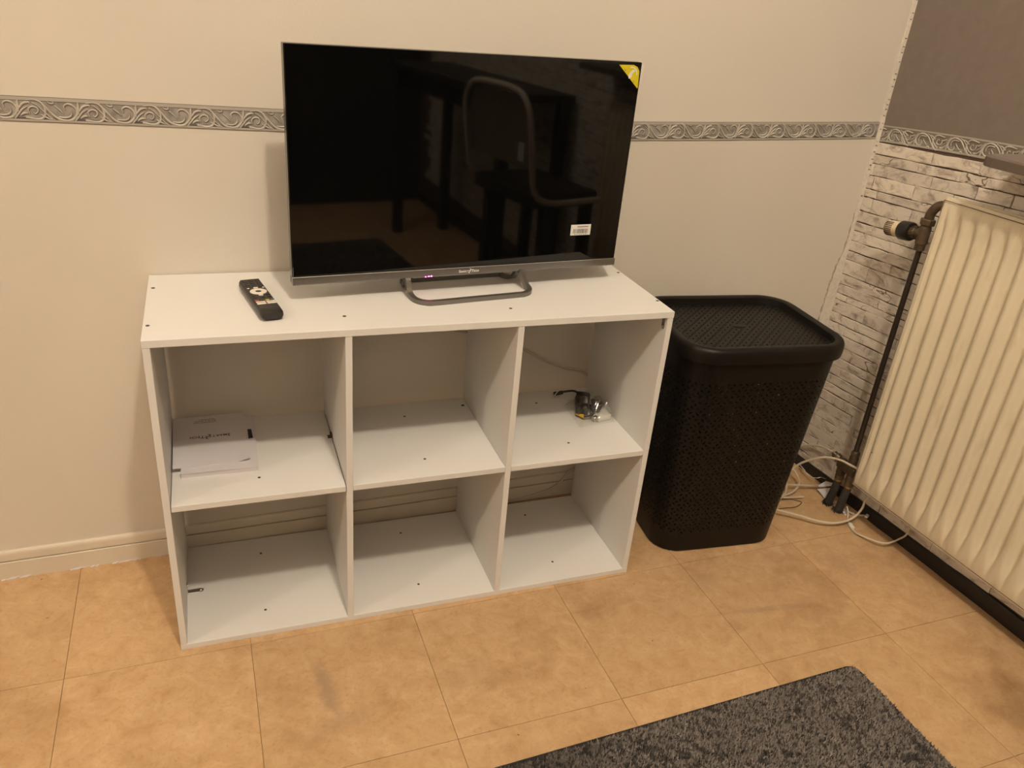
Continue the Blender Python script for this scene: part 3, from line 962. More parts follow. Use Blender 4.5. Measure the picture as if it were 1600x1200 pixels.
# stand: one bent flat bar, U shape lying on the shelf
HS = H + 0.0045
stand_pts = [(0.4640, 0.170, 0.700), (0.4655, 0.154, 0.694), (0.4675, 0.142, 0.6705), (0.4700, 0.126, HS + 0.001), (0.4760, 0.109, HS), (0.4890, 0.0975, HS), (0.507, 0.0955, HS), (0.586, 0.1055, HS),
             (0.680, 0.1172, HS), (0.697, 0.1205, HS), (0.7110, 0.1310, HS), (0.7165, 0.1450, HS + 0.001), (0.7130, 0.1590, 0.6710), (0.7060, 0.1735, 0.6955), (0.7040, 0.190, 0.702)]
bm = BM(); bar(bm, stand_pts, 0.0100, 0.0085, lambda t: (0, 0.0, 1), 4)
for v in bm.verts: v.co.z = max(H, v.co.z)
stand = part('stand', bm, 'stand', tv, world=True, label='dark metal U-shaped foot')
for x in (0.2210, 0.4580):
    bm = BM(); box(bm, x - 0.0075, x + 0.0075, -0.0022, 0.018, zb - 0.0022, zb + 0.0006, 0.0003)
    part('stand_socket', bm, 'tv_black', tv)
# rear foot of the stand, mostly out of sight behind the bar
bm = BM(); bar(bm, [(0.2210, 0.012, zb + 0.004), (0.222, 0.030, 0.012), (0.230, 0.062, 0.0045), (0.245, 0.072, 0.0045), (0.43, 0.072, 0.0045), (0.447, 0.062, 0.0045), (0.456, 0.030, 0.012), (0.458, 0.012, zb + 0.004)], 0.010, 0.008, (0, 0, 1), 3)
for v in bm.verts: v.co.z = max(0.0, v.co.z)
part('rear_foot', bm, 'stand', tv)


def tvp(wx, wz, d=0.0):          # room x, z on the screen plane -> tv coordinates
    return (wx, d, wz + zb)


tri = [(0.6275, 0.4010), (0.6600, 0.4020), (0.6690, 0.3985), (0.6745, 0.3915), (0.6762, 0.3610), (0.6750, 0.3595)]
bm = BM(); prism(bm, [tvp(a, b, -0.0001) for a, b in tri], (0, -0.0005, 0))
st = part('energy_sticker', bm, 'yellow', tv, label='yellow triangular sticker with a white emblem')
bm = BM()
LX, LZ = -0.2465, -0.6930
mv = lambda a, b: tvp(a + LX, b + LZ, -0.0006)
leaf = [(0.8985, 1.0700), (0.8975, 1.0760), (0.9005, 1.0815), (0.9055, 1.0860), (0.9095, 1.0865), (0.9120, 1.0835), (0.9085, 1.0820), (0.9055, 1.0790), (0.9050, 1.0740), (0.9020, 1.0705)]
prism(bm, [mv(a, b) for a, b in leaf], (0, -0.0003, 0))
arc = [(0.9035 + 0.0135 * math.cos(a) * r, 1.0780 + 0.0135 * math.sin(a) * r) for r, aa in ((1.0, np.linspace(-0.1, 1.9, 9)), (0.86, np.linspace(1.9, -0.1, 9))) for a in aa]
prism(bm, [mv(min(a, 0.9175), min(b, 1.0915)) for a, b in arc], (0, -0.0003, 0))
part('emblem', bm, 'white', st)
for a, b, w in ((0.8865, 1.0855, 0.004), (0.8875, 1.0835, 0.003), (0.9085, 1.0655, 0.004), (0.9095, 1.0632, 0.003)):
    bm = BM(); prism(bm, [mv(a, b), mv(a + w, b), mv(a + w, b + 0.0009), mv(a, b + 0.0009)], (0, -0.0002, 0))
    part('fine_print', bm, 'grey_print', st)
bm = BM(); prism(bm, [tvp(a, b, -0.0001) for a, b in ((0.5640, 0.0692), (0.6108, 0.0692), (0.6108, 0.0915), (0.5640, 0.0915))], (0, -0.0004, 0))
lab = part('barcode_label', bm, 'white', tv, label='small white barcode label')
bm = BM(); x = 0.5700
while x < 0.6045:
    w = random.choice([0.0005, 0.0009, 0.0013]); prism(bm, [tvp(a, b, -0.0005) for a, b in ((x, 0.0730), (x + w, 0.0730), (x + w, 0.0825), (x, 0.0825))], (0, -0.0002, 0)); x += w + random.choice([0.0005, 0.0009])
x = 0.579
while x < 0.603:
    w = random.choice([0.0012, 0.0018]); prism(bm, [tvp(a, b, -0.0005) for a, b in ((x, 0.0858), (x + w, 0.0858), (x + w, 0.0882), (x, 0.0882))], (0, -0.0002, 0)); x += w + 0.0006
x = 0.573
while x < 0.599:
    w = random.choice([0.0012, 0.003]); prism(bm, [tvp(a, b, -0.0005) for a, b in ((x, 0.0704), (x + w, 0.0704), (x + w, 0.0714), (x, 0.0714))], (0, -0.0002, 0)); x += w + 0.0012
part('barcode', bm, 'grey_print', lab)
# white protective tape folded round the top right edge, and a clear scrap at the bottom left
bm = BM(); box(bm, TVW - 0.0012, TVW + 0.0036, -0.0006, 0.012, zt - 0.037, zt - 0.005, 0.0004)
part('edge_tape', bm, 'clear_white', tv, label='white tape on the edge')
bm = BM(); box(bm, 0.0013, 0.0021, -0.0008, 0.0, zb + 0.016, zb + 0.034)
part('edge_tape', bm, 'stand', tv)
bm = BM(); bar(bm, [(TVW - 0.012, 0.03, zb + 0.006), (TVW - 0.006, 0.028, zb - 0.002), (TVW + 0.000, 0.026, zb - 0.010)], 0.004, 0.0025, (0, 1, 0), 3)
part('tape_tab', bm, 'print', tv)

# ------------------------------------------------------------------ remote control
ra = math.atan2(0.0292, 0.1688)
remote = thing('remote_control', (0.193, 0.139, H), ra, 'black remote control with a white ring key on top of the white cube shelf', 'remote')
RW2, RL2 = 0.0202, 0.0858


def rem_section(l):
    """half width, bottom z, top z at distance l along the remote (negative = towards the viewer)"""
    return RW2, 0.0, 0.0195


bm = BM()
rows = []
N = 26
for i in range(N + 1):
    l = -RL2 + 2 * RL2 * i / N
    e = max(0, (-l - RL2 + 0.010) / 0.010); e2 = max(0, (l - RL2 + 0.004) / 0.004)
    hw = RW2 * (1 - 0.10 * e * e) - 0.0015 * e2
    zt_ = 0.0188 - 0.0035 * e * e - 0.001 * e2
    zb_ = 0.0035 * e * e
    ring = []
    for k in range(20):
        a = 2 * PI * k / 20
        cx_, sz_ = math.cos(a), math.sin(a)
        ex = abs(cx_) ** 0.45 * (1 if cx_ >= 0 else -1); ez = abs(sz_) ** 0.55 * (1 if sz_ >= 0 else -1)
        wz = hw * (1.0 if ez > 0 else 1.0 - 0.16 * abs(ez))
        yy = l
        ring.append(bm.verts.new((ex * wz, yy, (zt_ + zb_) / 2 + ez * (zt_ - zb_) / 2)))
    rows.append(ring)
for A, B in zip(rows, rows[1:]):
    for k in range(20): bm.faces.new((A[k], A[(k + 1) % 20], B[(k + 1) % 20], B[k]))
bm.faces.new(rows[0]); bm.faces.new(rows[-1][::-1])
part('body', bm, 'remote', remote, smooth=True)
bm = BM(); box(bm, -RW2 + 0.003, RW2 - 0.003, -0.072, RL2 - 0.004, 0.0182, 0.0192, 0.0004)
face = part('face_plate', bm, 'remote', remote)
ZT = 0.0192


def key(name, m, x, l, w, h, rr=None, hgt=0.0011):
    bm = BM()
    pts = rrect(w / 2, h / 2, min(w, h) * (0.48 if rr is None else rr), 4)
    prism(bm, [(x + a, l + b, ZT - 0.0004) for a, b, _, _ in pts], (0, 0, hgt))
    return part(name, bm, m, remote)


for r in range(5):
    for c in (-1, 0, 1):
        key('button', 'button', c * 0.0112, 0.077 - r * 0.0088, 0.0085, 0.0058)
        bm = BM(); box(bm, c * 0.0112 - 0.0008, c * 0.0112 + 0.0008, 0.077 - r * 0.0088 - 0.001, 0.077 - r * 0.0088 + 0.001, ZT + 0.0006, ZT + 0.0009)
        part('button_mark', bm, 'grey_print', remote)
for c, mm in ((-1, 'key_white'), (1, 'key_white')):
    key('button', mm, c * 0.0135, 0.0325, 0.0042, 0.0034)
key('button', 'key_white', 0.0, 0.0335, 0.0085, 0.0050)
# ring key with a black centre
bm = BM()
seg = 28
ro, ri = 0.0148, 0.0056
rings = [[bm.verts.new((r * math.cos(2 * PI * k / seg), 0.0127 + r * math.sin(2 * PI * k / seg), z)) for k in range(seg)] for r, z in ((ro, ZT - 0.0004), (ro, ZT + 0.0009), (ro - 0.0012, ZT + 0.0014), (ri, ZT + 0.0012), (ri, ZT - 0.0004))]
for A, B in zip(rings, rings[1:]):
    for k in range(seg): bm.faces.new((A[k], A[(k + 1) % seg], B[(k + 1) % seg], B[k]))
part('ring_key', bm, 'key_white', remote, label='white ring key', smooth=True)
bm = BM(); lathe(bm, [(0.0052, ZT - 0.0004), (0.0052, ZT + 0.0008), (0.0035, ZT + 0.0012)], 18, Matrix.Translation((0, 0.0127, 0)))
part('centre_key', bm, 'button', remote, smooth=True)
key('button', 'key_white', 0.0, -0.0055, 0.0080, 0.0062)
for c in (-1, 1):
    key('button', 'button', c * 0.0125, -0.0045, 0.0075, 0.0050); key('button', 'button', c * 0.0125, -0.0155, 0.0075, 0.0050)
key("button", "button", 0.0, -0.0165, 0.0075, 0.0050)
for c in (-1, 0, 1):
    bm = BM(); box(bm, c * 0.0125 - 0.0012, c * 0.0125 + 0.0012, -0.0165, -0.0150, ZT + 0.0006, ZT + 0.0009); part('button_mark', bm, 'grey_print', remote)
for x, mm in ((-0.0135, 'key_red'), (-0.0047, 'key_green'), (0.0047, 'key_yellow'), (0.0135, 'key_blue')):
    key('button', mm, x, -0.0318, 0.0072, 0.0036)
for l, ms in ((-0.0395, ('key_white', 'key_white')), (-0.0478, ('key_white', 'key_white'))):
    key('button', ms[0], -0.0089, l, 0.0158, 0.0054, 0.25); key('button', ms[1], 0.0089, l, 0.0158, 0.0054, 0.25)
bm = BM()
box(bm, -0.012, -0.004, -0.0400, -0.0390, ZT + 0.0006, ZT + 0.0009); part('button_mark', bm, 'key_red', remote)
bm = BM(); box(bm, 0.005, 0.012, -0.0400, -0.0390, ZT + 0.0006, ZT + 0.0009); part('button_mark', bm, 'key_blue', remote)

# ------------------------------------------------------------------ booklets in the upper left compartment
lowb = thing('booklet', (0.102, 0.185, ZM), -0.02, 'thick white booklet lying under the printed one in the upper left compartment', 'booklet', 'booklets in the upper left compartment')
bm = BM(); box(bm, -0.070, 0.068, -0.096, 0.110, 0.0006, 0.0098); part('pages', bm, 'paper2', lowb)
bm = BM(); box(bm, -0.0705, 0.0690, -0.097, 0.111, 0.0, 0.0006); box(bm, -0.0705, 0.0690, -0.097, 0.111, 0.0098, 0.0104)
part('cover', bm, 'paper', lowb)
topb = thing('booklet', (0.0842, 0.209, ZM + 0.0104), 0.02, 'thin white booklet with upside-down black lettering, on top in the upper left compartment', 'booklet', 'booklets in the upper left compartment')
bm = BM()
nx, ny = 12, 12
sk = []
for dz_ in (0.0002, 0.0012):
    sk.append([[bm.verts.new((-0.0700 + 0.1395 * i / nx, -0.0990 + 0.196 * j / ny, dz_ + (0.006 * max(0, 1 - ((nx - i) ** 2 + j ** 2) ** 0.5 / 2.2)))) for j in range(ny + 1)] for i in range(nx + 1)])
for i in range(nx):
    for j in range(ny):
        for q in sk: bm.faces.new((q[i][j], q[i + 1][j], q[i + 1][j + 1], q[i][j + 1]))
for i in range(nx):
    for j in (0, ny): bm.faces.new((sk[0][i][j], sk[0][i + 1][j], sk[1][i + 1][j], sk[1][i][j]))
for j in range(ny):
    for i in (0, nx): bm.faces.new((sk[0][i][j], sk[0][i][j + 1], sk[1][i][j + 1], sk[1][i][j]))
part('cover', bm, 'paper', topb)
bm, lw = logo_bm(0.0100, 0.0001)
bm.transform(Matrix.Translation((0.000, 0.014, 0.00132)) @ Matrix.Rotation(PI, 4, 'Z') @ Matrix.Scale(0.94, 4, (1, 0, 0)))
part('lettering', bm, 'print', topb)
bm = BM()
for ln, (x0, x1) in enumerate(((-0.030, 0.014), (-0.028, 0.014), (-0.020, 0.014))):
    x = x0
    y = 0.068 - ln * -0.0062
    while x < x1:
        w = random.uniform(0.0025, 0.0065); box(bm, x, min(x1, x + w), y, y + 0.0020, 0.0011, 0.00135); x += w + 0.0011
part('small_print', bm, 'grey_print', topb)
bm = BM(); prism(bm, [(0.157, 0.196, ZM + 0.0110), (0.1655, 0.198, ZM + 0.0108), (0.1640, 0.232, ZM + 0.0108), (0.1570, 0.232, ZM + 0.0110)], (0, 0, 0.0015))
solo('black_card', bm, 'print', (0.160, 0.21, ZM + 0.0110), 'narrow black card edge sticking out between the two booklets', 'card')

# ------------------------------------------------------------------ bag of leads in the upper right compartment
bag = thing('plastic_bag', (0.915, 0.19, ZM), 0, 'clear plastic bag around small leads and plugs in the upper right compartment', 'bag')
bm = BM()
nu, nv = 30, 26
fv = []
for i in range(nu + 1):
    row = []
    for j in range(nv + 1):
        u, v = i / nu, j / nv
        c00, c10, c11, c01 = Vector((0.862, 0.119)), Vector((0.954, 0.129)), Vector((0.958, 0.235)), Vector((0.868, 0.225))
        p = c00.lerp(c10, u).lerp(c01.lerp(c11, u), v)
        e = min(1, min(u, 1 - u, v, 1 - v) * 5.5)
        h = 0.0012 + (0.031 + 0.010 * math.sin(9 * u + 4 * v) + 0.006 * math.sin(17 * v - 9 * u)) * e ** 0.7
        q = (random.uniform(-1, 1) * 0.0016) * e
        row.append(bm.verts.new((p.x, p.y, ZM + h + q)))
    fv.append(row)
for i in range(nu):
    for j in range(nv): bm.faces.new((fv[i][j], fv[i + 1][j], fv[i + 1][j + 1], fv[i][j + 1]))
part('film', bm, 'film', bag, world=True, smooth=True)
ad = thing('adapter', (0.90, 0.20, ZM), 0, 'black moulded adapter with a short lead and plug in the upper right compartment', 'adapter')
bm = BM(); box(bm, -0.014, 0.014, -0.032, 0.034, 0.0, 0.024, 0.005, 2)
bm.transform(Matrix.Translation((0.898, 0.194, ZM + 0.002)) @ Matrix.Rotation(-0.35, 4, 'Z'))
part('adapter_body', bm, 'adapter', ad, world=True, smooth=True)
bm = BM(); box(bm, -0.017, 0.017, -0.014, 0.012, 0.0, 0.021, 0.006, 2)
bm.transform(Matrix.Translation((0.922, 0.238, ZM + 0.002)) @ Matrix.Rotation(-0.5, 4, 'Z'))
part('socket_end', bm, 'adapter', ad, world=True, smooth=True)
bm = BM(); tube(bm, [(0.912, 0.240, ZM + 0.022), (0.905, 0.258, ZM + 0.020), (0.892, 0.270, ZM + 0.014), (0.876, 0.274, ZM + 0.010)], 0.0026, 8, 6)
part('lead', bm, 'adapter', ad, world=True, smooth=True)
bm = BM(); tube(bm, [(0.884, 0.2735, ZM + 0.0105), (0.8725, 0.275, ZM + 0.0085), (0.862, 0.276, ZM + 0.0075)], 0.0048, 8, 2)
part('plug', bm, 'adapter', ad, world=True, smooth=True)
bm = BM(); tube(bm, [(0.858, 0.268, ZM + 0.002), (0.866, 0.270, ZM + 0.012), (0.874, 0.276, ZM + 0.014), (0.880, 0.284, ZM + 0.006)], 0.0012, 6, 4)
part('wire_tie', bm, 'clear_white', ad, world=True, smooth=True)
bm = BM(); prism(bm, [(0.872, 0.171, ZM + 0.0065), (0.884, 0.174, ZM + 0.010), (0.893, 0.150, ZM + 0.008), (0.886, 0.1475, ZM + 0.006)], (0, 0, 0.0006))
tag(solo('yellow_tag', bm, 'key_yellow', (0.88, 0.16, ZM + 0.006), 'yellow paper corner poking out below the black adapter', 'tag'))
bm = BM(); tube(bm, [(0.886, 0.152, ZM + 0.010), (0.900, 0.149, ZM + 0.012), (0.912, 0.158, ZM + 0.013), (0.916, 0.178, ZM + 0.012), (0.922, 0.196, ZM + 0.012)], 0.0030, 8, 5)
tag(solo('short_lead', bm, 'adapter', (0.90, 0.16, ZM + 0.008), 'short black lead curling in front of the black adapter', 'cable', smooth=True))
coil = thing('coiled_lead', (0.935, 0.185, ZM), 0, 'dark coiled lead bundled behind the white plug in the clear bag', 'cable')
bm = BM()
pts = []
for k in range(60):
    a = k / 60 * 2 * PI * 3.6; rr = 0.011 + 0.0018 * math.sin(k * 0.7)
    pts.append((0.9345 + rr * 0.9 * math.cos(a), 0.190 + rr * 1.2 * math.sin(a), ZM + 0.006 + 0.018 * k / 60))
tube(bm, pts, 0.0026, 7, 2)
part('lead', bm, 'remote_side', coil, world=True, smooth=True)
bm = BM(); tube(bm, [(0.924, 0.170, ZM + 0.010), (0.930, 0.176, ZM + 0.026), (0.940, 0.186, ZM + 0.030)], 0.0022, 8, 4)
part('clip', bm, 'steel', coil, world=True, smooth=True)
plug = thing('white_plug', (0.931, 0.146, ZM), 0.19, 'white box-shaped plug with metal ends in the clear bag', 'plug')
bm = BM(); box(bm, -0.018, 0.018, -0.009, 0.009, 0.001, 0.0145, 0.0015, 2); part('plug_body', bm, 'white', plug, smooth=True)
bm = BM(); lathe(bm, [(0.0062, 0), (0.0066, 0.002), (0.0066, 0.008), (0.0052, 0.010)], 14, axis_mtx((-0.0175, 0, 0.0080), (-1, -0.1, 0)))
part('connector', bm, 'steel', plug, smooth=True)
bm = BM(); lathe(bm, [(0.0052, 0), (0.0056, 0.002), (0.0056, 0.0045), (0.0030, 0.006)], 12, axis_mtx((0.0175, 0, 0.0085), (1, 0, 0)))
part('connector', bm, 'steel', plug, smooth=True)

# ------------------------------------------------------------------ cable hanging on the wall behind the shelf
bm = BM(); tube(bm, [BW(0.62, 0.006, 0.50), BW(0.70, 0.006, 0.482), BW(0.796, 0.006, 0.439), BW(0.855, 0.006, 0.405), BW(0.909, 0.006, 0.381), BW(0.976, 0.006, 0.357), BW(1.03, 0.007, 0.27), BW(1.05, 0.008, 0.16), BW(1.02, 0.0125, 0.10),
                                  BW(0.965, 0.0125, 0.078), BW(0.936, 0.0125, 0.043), BW(0.892, 0.0125, 0.019), BW(0.801, 0.0125, 0.008), BW(0.70, 0.0125, 0.006)], 0.0030, 8, 6)
solo('wall_cable', bm, 'cable_grey', BW(0.85, 0.006, 0.0), 'grey-white cable hanging along the wall behind the right end of the shelf', 'cable', smooth=True)

# ------------------------------------------------------------------ laundry hamper
HX, HY, HA = 1.256, 0.150, math.radians(-5.0)
hamper = thing('laundry_hamper', (HX, HY, 0), HA, 'tall black perforated plastic laundry hamper between shelf and radiator', 'hamper')
ZR0 = 0.545                                # where the lid sits


def ham_dims(z):
    t = z / ZR0
    return 0.1640 + 0.0300 * t, 0.1220 + 0.0350 * t, 0.062 + 0.010 * t     # half width, half depth, corner radius


def rrect_at(u, hw, hd, r):
    """point on a rounded rectangle at fraction u of its outline"""
    sx, sy = 2 * (hw - r), 2 * (hd - r); q = PI / 2 * r
    Lt = 2 * sx + 2 * sy + 4 * q
    s = (u % 1.0) * Lt
    segs = [('l', sx), ('a', q), ('l', sy), ('a', q), ('l', sx), ('a', q), ('l', sy), ('a', q)]
    cur = [(-hw + r, -hd, 1, 0), None, (hw, -hd + r, 0, 1), None, (hw - r, hd, -1, 0), None, (-hw, hd - r, 0, -1), None]
    cen = [None, (hw - r, -hd + r, -90), None, (hw - r, hd - r, 0), None, (-hw + r, hd - r, 90), None, (-hw + r, -hd + r, 180)]
    for i, (k, l) in enumerate(segs):
        if s <= l or i == 7:
            if k == 'l':
                x, y, dx, dy = cur[i]; return x + dx * s, y + dy * s
            cx, cy, a0 = cen[i]; a = math.radians(a0) + s / r
            return cx + r * math.cos(a), cy + r * math.sin(a)
        s -= l


_cache = {}


def ham_pt(u, z):
    hw, hd, r = ham_dims(z)
    x, y = rrect_at(u, hw, hd, r)
    return (x, y, z)


def hole_shapes(s):
    """perforation pattern of overlapping circles inside one s x s cell: lens holes and small diamonds"""
    out = []
    a = 0.125
    for i in (0, 1):
        for j in (0, 1):
            cx, cy = (0.25 + a + 0.5 * i) * s, (0.25 + a + 0.5 * j) * s
            ang = PI / 4 if (i + j) % 2 == 0 else -PI / 4
            hl, hw = 0.150 * s, 0.062 * s
            pts = []
            for x, y in ((-1, 0), (-0.55, -0.8), (0, -1), (0.55, -0.8), (1, 0), (0.55, 0.8), (0, 1), (-0.55, 0.8)):
                x, y = x * hl, y * hw
                pts.append((cx + x * math.cos(ang) - y * math.sin(ang), cy + x * math.sin(ang) + y * math.cos(ang)))
            out.append(pts)
    for cx, cy in ((0.5 + a, a), (a, 0.5 + a)):
        q = 0.098 * s
        out.append([((cx * s) + q * math.cos(PI / 2 * k), (cy * s) + q * math.sin(PI / 2 * k)) for k in range(4)])
    return out


def perforate(outline, holes):
    vs_ = [Vector(p) for p in outline]; edges = [(i, (i + 1) % len(outline)) for i in range(len(outline))]; faces = [list(range(len(outline)))]
    for h in holes:
        b = len(vs_); vs_ += [Vector(p) for p in h]; faces.append(list(range(b, b + len(h))))
    r = delaunay_2d_cdt(vs_, edges, faces, 1, 1e-7)
    ov, of, oof = r[0], r[2], r[5]
    return ov, [f for f, src in zip(of, oof) if all(k == 0 for k in src)]


NC, NRW = 42, 14
ZP0, ZP1 = 0.058, 0.478
cell = 1.0
sq = [(i / 4, 0) for i in range(4)] + [(1, i / 4) for i in range(4)] + [(1 - i / 4, 1) for i in range(4)] + [(0, 1 - i / 4) for i in range(4)]
tv_, tf_ = perforate(sq, hole_shapes(1.0))
tv_ = np.array([(v.x, v.y) for v in tv_])
V = []; F = []; index = {}
for c in range(NC):
    for r in range(NRW):
        ids = []
        for (a, b) in tv_:
            uu = (c + a) / NC; zz = ZP0 + (ZP1 - ZP0) * (r + b) / NRW
            key_ = (round((c + a) * 4096) % (NC * 4096), round((r + b) * 4096))
            k = index.get(key_)
            if k is None:
                k = len(V); index[key_] = k; V.append(ham_pt(uu, zz))
            ids.append(k)
        for f in tf_:
            F.append([ids[i] for i in f])
# plain bands above and below, sharing the outline points
for z0, z1, n in ((0.004, ZP0, 3), (ZP1, 0.545, 3)):
    base = []
    for k in range(n + 1):
        zz = z0 + (z1 - z0) * k / n; row = []
        for i in range(NC * 4):
            if abs(zz - ZP0) < 1e-6: kk = index[(i * 1024, 0)]
            elif abs(zz - ZP1) < 1e-6: kk = index[(i * 1024, NRW * 4096)]
            else:
                kk = len(V); V.append(ham_pt(i / (NC * 4), zz))
            row.append(kk)
        base.append(row)
    m_ = NC * 4
    for A, B in zip(base, base[1:]):
        for i in range(m_): F.append([A[i], A[(i + 1) % m_], B[(i + 1) % m_], B[i]])
    if z0 == 0.004:                           # rounded foot and closed bottom
        foot = []
        for i in range(m_):
            x, y, _ = V[base[0][i]]; foot.append(len(V)); V.append((x * 0.975, y * 0.968, 0.0))
        for i in range(m_): F.append([foot[i], foot[(i + 1) % m_], base[0][(i + 1) % m_], base[0][i]])
        F.append(foot[::-1])
me = bpy.data.meshes.new('basket'); me.from_pydata(V, [], F); me.update()
me.materials.append(MT['hamper'])
bm = bmesh.new(); bm.from_mesh(me); bmesh.ops.recalc_face_normals(bm, faces=bm.faces[:]); bm.to_mesh(me); bm.free()
body = link('basket', me, hamper)
sol = body.modifiers.new('thickness', 'SOLIDIFY'); sol.thickness = 0.0024; sol.offset = -1

# lid: raised rim and a perforated sunk panel
lid_hw, lid_hd, lid_r = 0.2030, 0.1660, 0.078
bm = BM()
profile = [(-0.0035, 0.532), (0.0, 0.530), (0.0015, 0.540), (0.0012, 0.556), (-0.002, 0.5625), (-0.007, 0.5650), (-0.018, 0.5640), (-0.0215, 0.5620), (-0.0235, 0.5480), (-0.0260, 0.5470), (-0.0260, 0.5445), (-0.0060, 0.5445)]
rings = []
for off, z in profile:
    ring = []
    for x, y, nx_, ny_ in rrect(lid_hw, lid_hd, lid_r, 12):
        ring.append(bm.verts.new((x + nx_ * off, y + ny_ * off, z)))
    rings.append(ring)
n = len(rings[0])
for i in range(len(rings)):
    A, B = rings[i], rings[(i + 1) % len(rings)]
    for k in range(n): bm.faces.new((A[k], A[(k + 1) % n], B[(k + 1) % n], B[k]))
lid = part('lid', bm, 'hamper', hamper, smooth=True)
outl = [(x - nx_ * 0.0245, y - ny_ * 0.0245) for x, y, nx_, ny_ in rrect(lid_hw, lid_hd, lid_r, 12)]
inner = lambda x, y, m: (abs(x) < lid_hw - 0.0245 - m and abs(y) < lid_hd - 0.0245 - m and
                         (abs(x) < lid_hw - lid_r or abs(y) < lid_hd - lid_r or math.hypot(abs(x) - lid_hw + lid_r, abs(y) - lid_hd + lid_r) < lid_r - 0.0245 - m))
S = 0.0290
hl = []
for i in range(-10, 10):
    for j in range(-9, 9):
        for h in hole_shapes(S):
            h = [(x + i * S, y + j * S) for x, y in h]
            cx = sum(p[0] for p in h) / len(h); cy = sum(p[1] for p in h) / len(h)
            if all(inner(x, y, 0.003) for x, y in h) and ((cx / 0.022) ** 2 + (cy / 0.013) ** 2) > 1:
                hl.append(h)
ov, of = perforate(outl, hl)
me = bpy.data.meshes.new('lid_panel'); me.from_pydata([(v.x, v.y, 0.5475) for v in ov], [], [list(f) for f in of]); me.update()
me.materials.append(MT['hamper'])
lp = link('lid_panel', me, lid); sol = lp.modifiers.new('thickness', 'SOLIDIFY'); sol.thickness = 0.0024; sol.offset = -1
bm = BM(); lathe(bm, [(1, 0.5475), (1, 0.5486), (0.86, 0.5490)], 24, Matrix.Diagonal((0.017, 0.0085, 1, 1)))
part('lid_plaque', bm, 'hamper', lid, smooth=True)

# ------------------------------------------------------------------ radiator
rad = thing('radiator', RW(-0.44, 0.083, 0.112), 0, 'cream panel radiator with vertical ribs on the stone wall', 'radiator')
RY0, RY1, RZ0, RZ1 = 0.0600, -0.93, 0.112, 0.8745
bm = BM()
pitch = 0.0388
cols = []
y = RY0
ny_ = int((RY0 - RY1) / (pitch / 14))
nz_ = 34
vals = []
for i in range(ny_ + 1):
    yy = RY0 + (RY1 - RY0) * i / ny_
    row = []
    for j in range(nz_ + 1):
        t = j / nz_
        zz = RZ0 + (RZ1 - RZ0) * t
        # valleys centred on y = 0.005 - k*pitch
        ph = ((yy - 0.005) / pitch) % 1.0; dd = min(ph, 1 - ph) * pitch            # distance to the valley centre
        e_ = min((zz - RZ0 - 0.026) / 0.055, (RZ1 - 0.020 - zz) / 0.045)              # taper at both ends
        e_ = max(0.0, min(1.0, e_))
        wv = 0.0180 * (0.18 + 0.82 * e_)
        s_ = max(0.0, 1 - dd / wv) if e_ > 0 else 0
        s_ = s_ * s_ * (3 - 2 * s_)
        side = min(1.0, max(0.0, min(RY0 - yy, yy - RY1) - 0.014) / 0.01)
        depth = 0.0135 * s_ * min(1, e_ * 1.3) * side
        # the outermost border leans back
        em = min(RY0 - yy, yy - RY1, zz - RZ0, RZ1 - zz)
        lip = 0.004 * max(0, 1 - em / 0.004)
        dfront = 0.083 + 0.0035 * (side * min(1, e_ * 1.5)) - depth - lip
        row.append(bm.verts.new(RW(yy, dfront, zz + 0.03 * 0 + 0.0)))
    vals.append(row)
for i in range(ny_):
    for j in range(nz_): bm.faces.new((vals[i][j], vals[i + 1][j], vals[i + 1][j + 1], vals[i][j + 1]))
# flat back and edges
edge = [vals[i][0] for i in range(ny_ + 1)] + [vals[ny_][j] for j in range(1, nz_ + 1)] + [vals[i][nz_] for i in range(ny_ - 1, -1, -1)] + [vals[0][j] for j in range(nz_ - 1, 0, -1)]
back = [bm.verts.new(v.co + Vector((0.010, 0, 0))) for v in edge]
n = len(edge)
for i in range(n): bm.faces.new((edge[i], edge[(i + 1) % n], back[(i + 1) % n], back[i]))
bm.faces.new(back)
part('front_panel', bm, 'rad', rad, world=True, smooth=True)
# folded seam a little inside the edges
bm = BM()
fr = [(RY0 - 0.0055, RZ0 + 0.0065), (RY1 + 0.0055, RZ0 + 0.0065), (RY1 + 0.0055, RZ1 - 0.0065), (RY0 - 0.0055, RZ1 - 0.0065)]
tube(bm, [RW(y, 0.0832, z) for y, z in fr], 0.0009, 6, 1, closed=True)
part('seam', bm, 'brass', rad, world=True)
bm = BM()
hexa(bm, [RW(0.058, 0.036, RZ0 + 0.002), RW(0.058, 0.042, RZ0 + 0.002), RW(RY1, 0.042, RZ0 + 0.002), RW(RY1, 0.036, RZ0 + 0.002), RW(0.058, 0.036, RZ1 - 0.002), RW(0.058, 0.042, RZ1 - 0.002), RW(RY1, 0.042, RZ1 - 0.002), RW(RY1, 0.036, RZ1 - 0.002)])
part('rear_panel', bm, 'rad', rad, world=True)
for y in (-0.12, -0.75):
    bm = BM(); hexa(bm, [RW(y, 0.003, 0.20), RW(y, 0.037, 0.20), RW(y - 0.03, 0.037, 0.20), RW(y - 0.03, 0.003, 0.20), RW(y, 0.003, 0.80), RW(y, 0.037, 0.80), RW(y - 0.03, 0.037, 0.80), RW(y - 0.03, 0.003, 0.80)])
    part('wall_bracket', bm, 'rad', rad, world=True)

